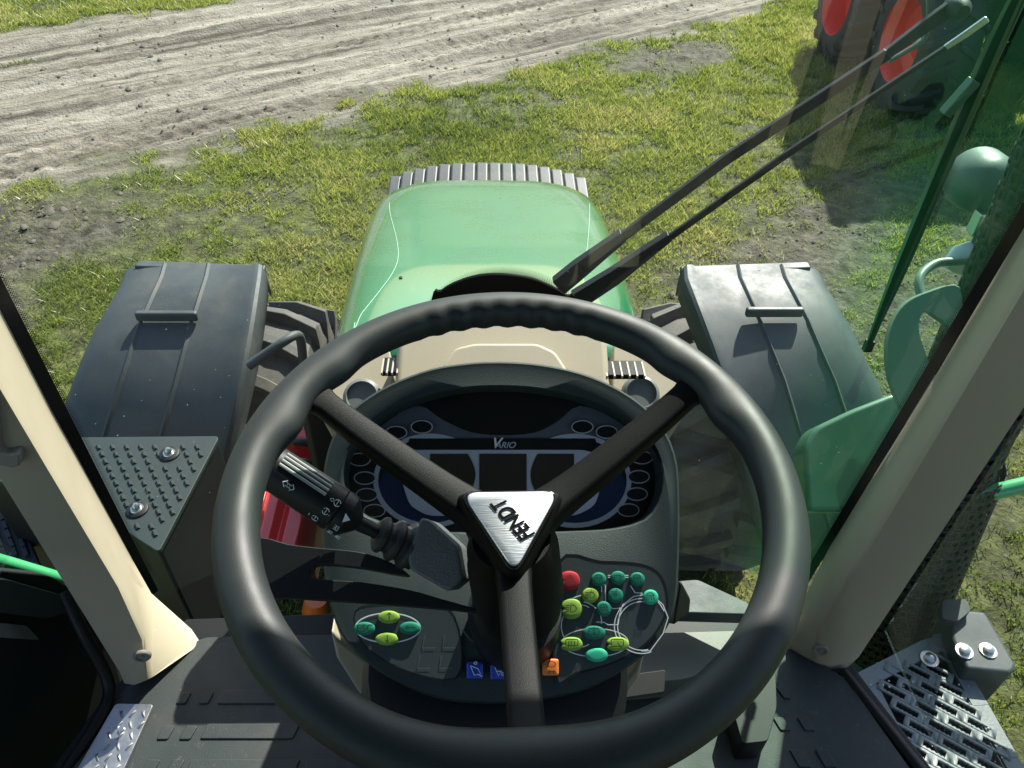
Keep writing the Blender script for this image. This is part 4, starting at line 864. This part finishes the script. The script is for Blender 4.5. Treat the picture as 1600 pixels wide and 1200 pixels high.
btn = [  # x, y, rx, ry, material, notched, icon
 (608, 964, 17, 10, BLIME, 0, [[(608, 970), (608, 958)], [(605, 961), (608, 957), (611, 961)]]),
 (570, 982, 17, 10.5, BTEAL, 0, None),
 (641, 981, 17, 10, BTEAL, 0, [[(649, 981), (634, 981)], [(638, 978), (633, 981), (638, 984)]]),
 (605, 998, 18, 10, BLIME, 0, [[(605, 992), (605, 1003)], [(602, 1000), (605, 1004), (608, 1000)]]),
 (890, 907, 16, 15, BRED, 1, [([(880, 913), (900, 913), (890, 898)],), ([(884, 911), (896, 911), (890, 902)],)]),
 (935, 905, 12, 11, BTEAL, 0, worklamp(935, 904)), (965, 903, 12, 11, BTEAL, 0, [([(960, 899), (970, 899), (969, 909), (961, 909)],), [(955, 899), (958, 902)], [(975, 899), (972, 902)]]), (995, 905, 12, 11, BTEAL, 0, worklamp(995, 904)),
 (922, 930, 13, 12, BLIME, 0, lampicon(923, 930)), (961, 930, 12, 12, BTEAL, 0, [(ell(961, 929, 2.5, 2.2, n=10),)]), (1016, 933, 12, 12, BTEAL2, 0, worklamp(1016, 932)),
 (893, 951, 16.5, 16, BLIME, 1, lampicon(893, 951, 1.2)), (943, 951, 12, 12, BTEAL, 0, worklamp(943, 950)),
 (928, 988, 17.5, 11, BTEAL, 0, [(rrect(920, 982, 936, 992, 2),), [(928, 988), (934, 996)], [(928, 980), (928, 992)]]),
 (893, 1006, 17.5, 11, BLIME, 1, [(rrect(884, 999, 903, 1009, 2),), [(889, 1002), (888, 1012)], [(893, 1002), (892, 1012)], [(898, 1002), (897, 1012)]]),
 (965, 1006, 17.5, 11, BLIME, 1, [(rrect(955, 999, 974, 1010, 2),), [(965, 1004), (971, 1013)]]),
 (932, 1023, 18, 11, BTEAL2, 0, None)]
for x, y, rx, ry, m, nt_, ic in btn:
    bobj = dome('button', IP, notch(x, y, rx, ry) if nt_ else ell(x, y, rx, ry, n=24), H-.001, H+.0035, m, ip)
    if ic: strokes('button_symbol', IP, ic, .0008, H+.0043, INK, ip)
text('button_symbol', 'ESC', .0095, IP(570, 982, H+.0043), IP.u, IP.v, INK, ip, off=.01)
for x, y, m, lines in ((742, 1047, BBLUE, [[(735, 1040), (741, 1055), (751, 1053), (747, 1045), (735, 1040)], [(746, 1053), (753, 1057)], (ell(743, 1036, 2.5, 2, n=8),)]), (779, 1048, BBLUE, [[(772, 1040), (779, 1056), (786, 1044)], [(776, 1049), (784, 1049)], (ell(786, 1053, 2.5, 2, n=8),)]),
                       (860, 1042, BORNG, [(ell(862, 1038, 6, 4.5, n=14),), [(854, 1033), (857, 1038), (854, 1043)], [(857, 1049), (868, 1049)], (ell(858, 1050, 2, 2, n=8),), (ell(866, 1050, 2, 2, n=8),), [(849, 1038), (853, 1038)]])):
    dome('button', IP, rrect(x-13, y-13, x+13, y+13, 3), H-.001, H+.0028, m, ip); strokes('button_symbol', IP, lines, .0007, H+.0036, WHITE if m is BBLUE else INK, ip)
strokes('blank_outline', IP, [[(664, 992), (660, 1012), (680, 1012)], [(695, 992), (692, 1012), (712, 1012)], [(657, 1024), (652, 1044), (672, 1044)], [(690, 1024), (687, 1044), (707, 1044)], [(718, 978), (735, 1000), (760, 1014), (790, 1018)]], .0016, H+.0003, mat('blank_line', (.07, .08, .085), .4), ip)
# side buckle on the right flank
prism('side_latch', [at(1064, 905, d=.80), at(1080, 935, d=.82), at(1078, 958, d=.82), at(1052, 978, d=.80)], (0, .02, -.03), BLK, ip, bevel=.004)
# ---- steering column head, stalks
col_c = at(806, 905, d=.66)
SWN = Vector((0, -sin(radians(14)), cos(radians(14))))
lathe('column_head', at(806, 985, d=.76), at(799, 880, d=.64), ((0, .043), (.35, .044), (.36, .039), (.7, .037), (1, .037)), BLK, T, n=40)
sk = empty('indicator_stalk', at(540, 800, d=.665), T, label='black wiper and light stalk with printed symbols and ribbed end, left of the column')
def ax3(px, py, d): return at(px, py, d=d)
A0, A1 = ax3(405, 716, .655), ax3(527, 797, .665); kpx = .665/1200
lathe('stalk_grip', A0, A1, ((0, 30*kpx), (.05, 34*kpx), (.9, 36*kpx), (.985, 36*kpx), (1, 34*kpx)), BLK, sk, n=40)
A2 = ax3(562, 818, .668); lathe('stalk_collar', ax3(528, 797.5, .665), A2, ((0, 34*kpx), (.08, 35.5*kpx), (.45, 34*kpx), (.7, 24*kpx), (1, 12*kpx)), BLK, sk, n=40)
lathe('stalk_shaft', ax3(556, 815, .668), ax3(610, 842, .675), ((0, 13*kpx), (.5, 11*kpx), (1, 13*kpx)), BLK, sk)
lathe('stalk_boot', ax3(588, 832, .672), ax3(650, 858, .685), tuple((k/12, (20+k*1.2+(7 if k % 4 in (1, 2) else 0))*kpx) for k in range(13)), mat('boot_rubber', (.01, .01, .011), .5), sk, n=32)
tx = (A1-A0).normalized(); side = (tx.cross(Fw)).normalized()
if side.dot(Up) < 0: side = -side
up_ = -Fw-(-Fw).dot(tx)*tx; up_.normalize()
for k, an in enumerate((58, 46, 34, 22)):                                      # raised ribs on the upper flank, sunlit brightness put into their pale colour
    a_ = radians(an+8); dirv = (side*sin(a_)+up_*cos(a_)); P0 = A0.lerp(A1, .22)+dirv*.0200; P1 = A0.lerp(A1, .80)+dirv*.0204; tube('grip_rib', [P0, P0.lerp(P1, .5), P1], .0014, mat('rib_sunlit', (.30, .32, .31), .35), sk, n=8)
class Cyl:                                                                      # surface of the stalk as a drawing plane
    pass
def SP(u, v, off=.0003, rr=.0205):                                              # u metres along axis from A1 backwards, v degrees around
    dirv = side*sin(radians(v))+up_*cos(radians(v)); return A1-tx*u+dirv*(rr+off)
def sstroke(lines, w=.0006, rr=.0205):
    pr = []
    for l in lines:
        P = [SP(u, v, .0004, rr) for u, v in l]; pr.append(tubeVF(P, w/2, 5))
    V, Fc = merge(pr); mk('stalk_symbol', V, Fc, WHITE, sk, smooth=False)
def cir(u, v, r, n=10, a0=0, a1=360): return [(u+r*cos(radians(a0+(a1-a0)*k/n)), v+r*sin(radians(a0+(a1-a0)*k/n))*2.8*1000/1000*1000*0.001*1000/1000) for k in range(n+1)]
def C2(u, v, r, a0=0, a1=360, n=12): return [(u+r*cos(radians(a0+(a1-a0)*k/n)), v+r/.0205*57.3*sin(radians(a0+(a1-a0)*k/n))) for k in range(n+1)]
def arrowo(u, v, s, d): return [(u+d*s*x, v+y*s*2800) for x, y in ((0, 0), (.5, .5), (.5, .22), (1.1, .22), (1.1, -.22), (.5, -.22), (.5, -.5), (0, 0))]
sstroke([arrowo(.051, 0, .006, -1), arrowo(.040, -0, .006, 1)], .0007)
sstroke([[(.009, 32), (.007, 28), (.009, 24), (.011, 28), (.009, 32)], C2(.004, 28, .0028, 200, 340), C2(.004, 28, .0028, 20, 160), [(.004, 20), (.004, 34)]])
sstroke([C2(.008, -2, .0028, 200, 340), C2(.008, -2, .0028, 20, 160), [(.008, -10), (.008, 6)], [(.004, -6), (.0035, -6)]])
sstroke([[(.018, -36), (.018, -28)], C2(.012, -34, .0028, 200, 340), C2(.012, -34, .0028, 20, 160), [(.012, -42), (.012, -26)]])
tr_ = [SP(-.013, 12, .0006, .0203), SP(-.0065, 20, .0006, .0203), SP(-.0085, -2, .0006, .0203)]; mk('stalk_symbol', tr_, [(0, 1, 2)], WHITE, sk, smooth=False)
for cu, cv in ((-.008, -24), (-.006, -50), (-.014, -50)):
    sstroke([C2(cu-.001, cv, .0024, -90, 90), [(cu-.001, cv-7), (cu-.001, cv+7)]]+[[(cu+.0005, cv+q), (cu+.003, cv+q)] for q in (-6, 0, 6)], .0005, .0200)
blk_ = Plane(at(680, 865, d=.66), (-Fw+Up*.25-Rt*.1).normalized())
slab('stalk_block', blk_, roundpoly([(636, 868), (657, 808), (672, 812), (716, 852), (724, 905), (700, 925), (640, 890)], 7), 0, -.05, mat('leathery_charcoal', (.09, .10, .10), .5, bump=.8, bscale=500), sk, bevel=.003)
lev = Plane(at(520, 900, d=.675), (-Fw+Up*.35).normalized())
slab('shuttle_lever', lev, smoothpx([(332, 915), (338, 885), (365, 850), (410, 840), (450, 850), (500, 856), (560, 862), (605, 876), (637, 896), (625, 899), (560, 887), (496, 882), (486, 892), (492, 904), (560, 909), (640, 922), (690, 936), (765, 958), (700, 953), (600, 945), (500, 938), (420, 935), (350, 945)], 3), 0, -.016, BLK, T, bevel=.005, seg=4, label='black forked shuttle lever left of the steering column')
# ---- steering wheel
SWC = Vector((-.005, .362, 2.433)); tl = radians(5); e1 = Vector((1, 0, 0)); e2 = Vector((0, cos(tl), sin(tl))); e3 = e1.cross(e2); RW = .19
sw = empty('steering_wheel', SWC, T, label='black three-spoke steering wheel with finger grips and triangular silver badge')
n = 288; rg = []
def bump_(th, c, w): d = (th-c+180) % 360-180; return math.exp(-(d/w)**2)
def wpt(th, r=RW): return SWC+e1*(r*cos(radians(th)))+e2*(r*sin(radians(th)))
WP = Plane(SWC, e3)
def thof(px, py): p = WP(px, py)-SWC; return math.degrees(atan2(p.dot(e2), p.dot(e1)))
tS = [thof(462, 600), thof(1105, 590), thof(828, 1190)]
tG = [thof(458, 668), thof(1108, 655), thof(545, 588), thof(1035, 575)]
for k in range(n):
    th = 360*k/n; c, s_ = cos(radians(th)), sin(radians(th)); rad = e1*c+e2*s_
    ri = .0150; ro = .0160; off = 0
    for t in tS[:2]: ri += .0018*bump_(th, t, 15)
    for t in tG[:2]: ri += .0062*bump_(th, t, 6)
    for t in tG[2:]: ri += .0040*bump_(th, t, 5)
    ri += .0055*bump_(th, tS[2], 16)+.002*bump_(th, tS[2], 34)
    if 62 < th < 118: ri += .0019*cos(radians((th-90)*360/6.4))*min(1, (th-62)/8, (118-th)/8)
    V_ = []
    for q in range(24):
        a = 2*pi*q/24; ca, sa = cos(a), sin(a); rr = (ro if ca > 0 else ri)
        V_.append(SWC+rad*(RW+rr*ca)+e3*(.0152*sa))
    rg.append(V_)
rg.append(rg[0]); V, Fc = loft(rg, caps=False)
rm = mk('rim', V, Fc, RUB, sw, angle=80, label='thick soft black rim, sunlit along its lower left'); bmm = bmesh.new(); bmm.from_mesh(rm.data); bmesh.ops.remove_doubles(bmm, verts=bmm.verts, dist=1e-5); bmm.to_mesh(rm.data); bmm.free()
HB = at(797, 822, d=.560)                                                      # face of the badge
hn = (e3*1.0+Vector((0, -.18, 0))).normalized(); HP = Plane(HB, hn)
tri = roundpoly([(715, 768), (879, 766), (804, 903)], 28, 7)
def triw(s, h): c = (799, 820); return [HP(c[0]+(x-c[0])*s, c[1]+(y-c[1])*s, 0)+hn*h for x, y in tri]
rg = [triw(.985, -.0035), triw(1.0, -.0012), triw(1.0, .0002), triw(.965, .0012)]
V, Fc = loft(rg); mk('badge_frame', V, Fc, BLKG, sw, angle=50)
rg = [triw(.925, .0010), triw(.925, .0024), triw(.905, .0030)]; V, Fc = loft(rg); mk('badge', V, Fc, BRUSH, sw, angle=50, label='brushed silver rounded triangle badge with black FENDT lettering')
d_ = (HP(781, 786)-HP(827, 838)).normalized(); u_ = hn.cross(d_)
text('badge_lettering', 'FENDT', .0120, HP(803, 812, .0036), d_, u_, BLKG, sw, shear=.25, off=.025, h=.0002, ys=1.35)
rg = []
for s, h in ((1.0, -.003), (1.08, -.006), (1.17, -.014), (1.19, -.028), (1.12, -.045), (1.0, -.065), (.88, -.095)): rg.append(triw(s, h))
V, Fc = loft(rg); mk('hub', V, Fc, SPOKE, sw, angle=60)
def spoke(rimth, hubpx, hd, w0, w1, lab=None):
    P0 = wpt(rimth, RW-.004); P3 = at(*hubpx, d=hd); P1 = P0.lerp(P3, .25)+e3*-.006; P2 = P0.lerp(P3, .7)+e3*-.006
    P = spline([P0, P1, P2, P3], 6); N_ = len(P); rg = []
    for i, p in enumerate(P):
        t = (P[min(i+1, N_-1)]-P[max(i-1, 0)]).normalized(); s = t.cross(e3).normalized(); nn = s.cross(t).normalized(); f = i/(N_-1); w = w0+(w1-w0)*f+.013*math.exp(-(f/.09)**2)+.004*math.exp(-((1-f)/.16)**2); th_ = .0062+.006*f
        rg.append([p+s*(w*(abs(cos(a))**.38)*(1 if cos(a) > 0 else -1))+nn*(th_*(abs(sin(a))**.5)*(1 if sin(a) > 0 else -1)) for a in [2*pi*q/20 for q in range(20)]])
    V, Fc = loft(rg); return mk('spoke', V, Fc, SPOKE, sw, angle=70)
spoke(tS[0], (778, 822), .588, .0092, .0150); spoke(tS[1], (822, 818), .588, .0098, .0150); spoke(tS[2], (800, 860), .588, .0102, .0130)
lathe('hub_collar', at(799, 838, d=.585), at(812, 945, d=.665), ((0, .030), (.15, .036), (.6, .038), (.8, .0385), (1, .036)), SPOKE, sw, n=40)
#@@NEIGHBOURS
# ------------------------------------------------------------------ neighbouring tractors to the right
def other(px, py, rot, paint, rimm, lab, fy=1.45, ry=-1.15, fr=.64, rr=.90, ky=1.0, sc=1.0):
    t = empty('parked_tractor', (px, py, 0), label=lab, category='tractor')
    M = Matrix.Rotation(rot, 3, 'Z'); O = Vector((px, py, 0))
    def w(p): return O+M @ (Vector(p)*sc)
    def bx(name, c, s, m, **kw): return box(name, w(c), [q*sc for q in s], m, t, rot=M, **kw)
    prof = [(y*ky, z) for y, z in [(-.1, 1.15), (-.1, 1.95), (.5, 1.98), (1.6, 1.88), (2.1, 1.7), (2.25, 1.4), (2.2, 1.0), (1.2, 1.0)]]
    mk('bonnet', *loft([[w((x, y, z)) for y, z in prof] for x in (-.36, -.33, .33, .36)]), paint, t, bevel=.05)
    mk('grille', *loft([[w((x, 2.262*ky, z)) for x, z in ((-.25, 1.05), (.25, 1.05), (.25, 1.55), (-.25, 1.55))], [w((x, 2.262*ky+.03, z)) for x, z in ((-.24, 1.06), (.24, 1.06), (.24, 1.54), (-.24, 1.54))]]), BLK, t)
    bx('chassis', (0, .6, .85), (.5, 3.0, .5), BLK)
    bx('roof', (0, -.95, 2.95), (1.6, 1.7, .18), paint, bevel=.05)
    for sx in (-1, 1):
        for a, b_ in (((.68*sx, -.15, 1.3), (.72*sx, -.25, 2.88)), ((.72*sx, -1.7, 1.6), (.72*sx, -1.65, 2.88)), ((.74*sx, -.95, 1.3), (.74*sx, -.95, 2.88))): tube('cab_pillar', [w(a), w(b_)], .045*sc, BLK, t, n=8)
        bx('rear_mudguard', (.95*sx, ry-.05, rr*2-.06), (.55, 1.1, .08), paint, bevel=.03)
        bx('front_mudguard', (.88*sx, fy, fr*2+.06), (.5, .8, .05), BLK, bevel=.02)
        V, Fc = loft([[w((.70*sx, -.2, 1.4)), w((.70*sx, -1.65, 1.4)), w((.73*sx, -1.65, 2.86)), w((.73*sx, -.2, 2.86))], [w((.705*sx, -.2, 1.4)), w((.705*sx, -1.65, 1.4)), w((.735*sx, -1.65, 2.86)), w((.735*sx, -.2, 2.86))]]); mk('side_window', V, Fc, mat('dark_cab_glass', (.02, .03, .03), .05), t)
        p = O+M @ Vector((.93*sx*sc, fy*sc, 0)); wheel('front_wheel', p.x, p.y, fr*sc, .46*sc, t, rimm, nl=14, turn=rot+(pi if sx > 0 else 0), rub=mat('clean_black_tyre', (.014, .014, .015), .7, bump=.5, bscale=120))
        p = O+M @ Vector((.95*sx*sc, ry*sc, 0)); wheel('rear_wheel', p.x, p.y, rr*sc, .6*sc, t, rimm, nl=16, turn=rot+(pi if sx > 0 else 0), rub=mat('clean_black_tyre', (.014, .014, .015)))
        lathe('headlamp', w((.2*sx, 2.24*ky, 1.35)), w((.2*sx, 2.24*ky+.06, 1.35)), ((0, .07), (1, .065)), LENSW, t, n=16)
    bx('cab_lower', (0, -.9, 1.2), (1.3, 1.5, .5), BLK); lathe('beacon', w((.3, -.6, 3.04)), w((.3, -.6, 3.2)), ((0, .06), (.8, .06), (1, .03)), ORANGE, t, n=16)
    return t
NA_ = at(1330, 112, z=0)
other(4.90, 7.95, pi, GREEN_D, mat('red_orange_rim', (.75, .04, .02), .35), 'dark green tractor with red wheel rims parked ahead on the right', fy=.70, ry=-.70, fr=.62, rr=.60, ky=.66)
other(7.9, 8.9, radians(0), BLUE, mat('pale_rim', (.5, .5, .5), .4), 'blue tractor parked beyond the green one at the far right')

# flecks of dried spray on the windscreen
V = []; Fc = []
for k in range(150):
    t = random.uniform(-.9, .9); z = random.uniform(1.7, 2.75); x, y = plan(t, z); n_ = (Vector((*plan(t+.01, z), 0))-Vector((*plan(t-.01, z), 0))).normalized(); r = random.choice((.0005, .0006, .0008, .0011)); o = len(V)
    for lv in ((1, 0), (.6, .6)): V += [Vector((x, y+.001, z))+n_*(r*lv[0]*cos(q*pi/3))+Vector((0, .0012*lv[1]*r/.001, r*lv[0]*sin(q*pi/3))) for q in range(6)]
    Fc += [(o+q, o+(q+1) % 6, o+6+(q+1) % 6, o+6+q) for q in range(6)]+[tuple(o+6+q for q in range(6))]
mk('water_spots', V, Fc, mat('dried_spray', (.75, .78, .75), .3), wsn, kind='stuff')
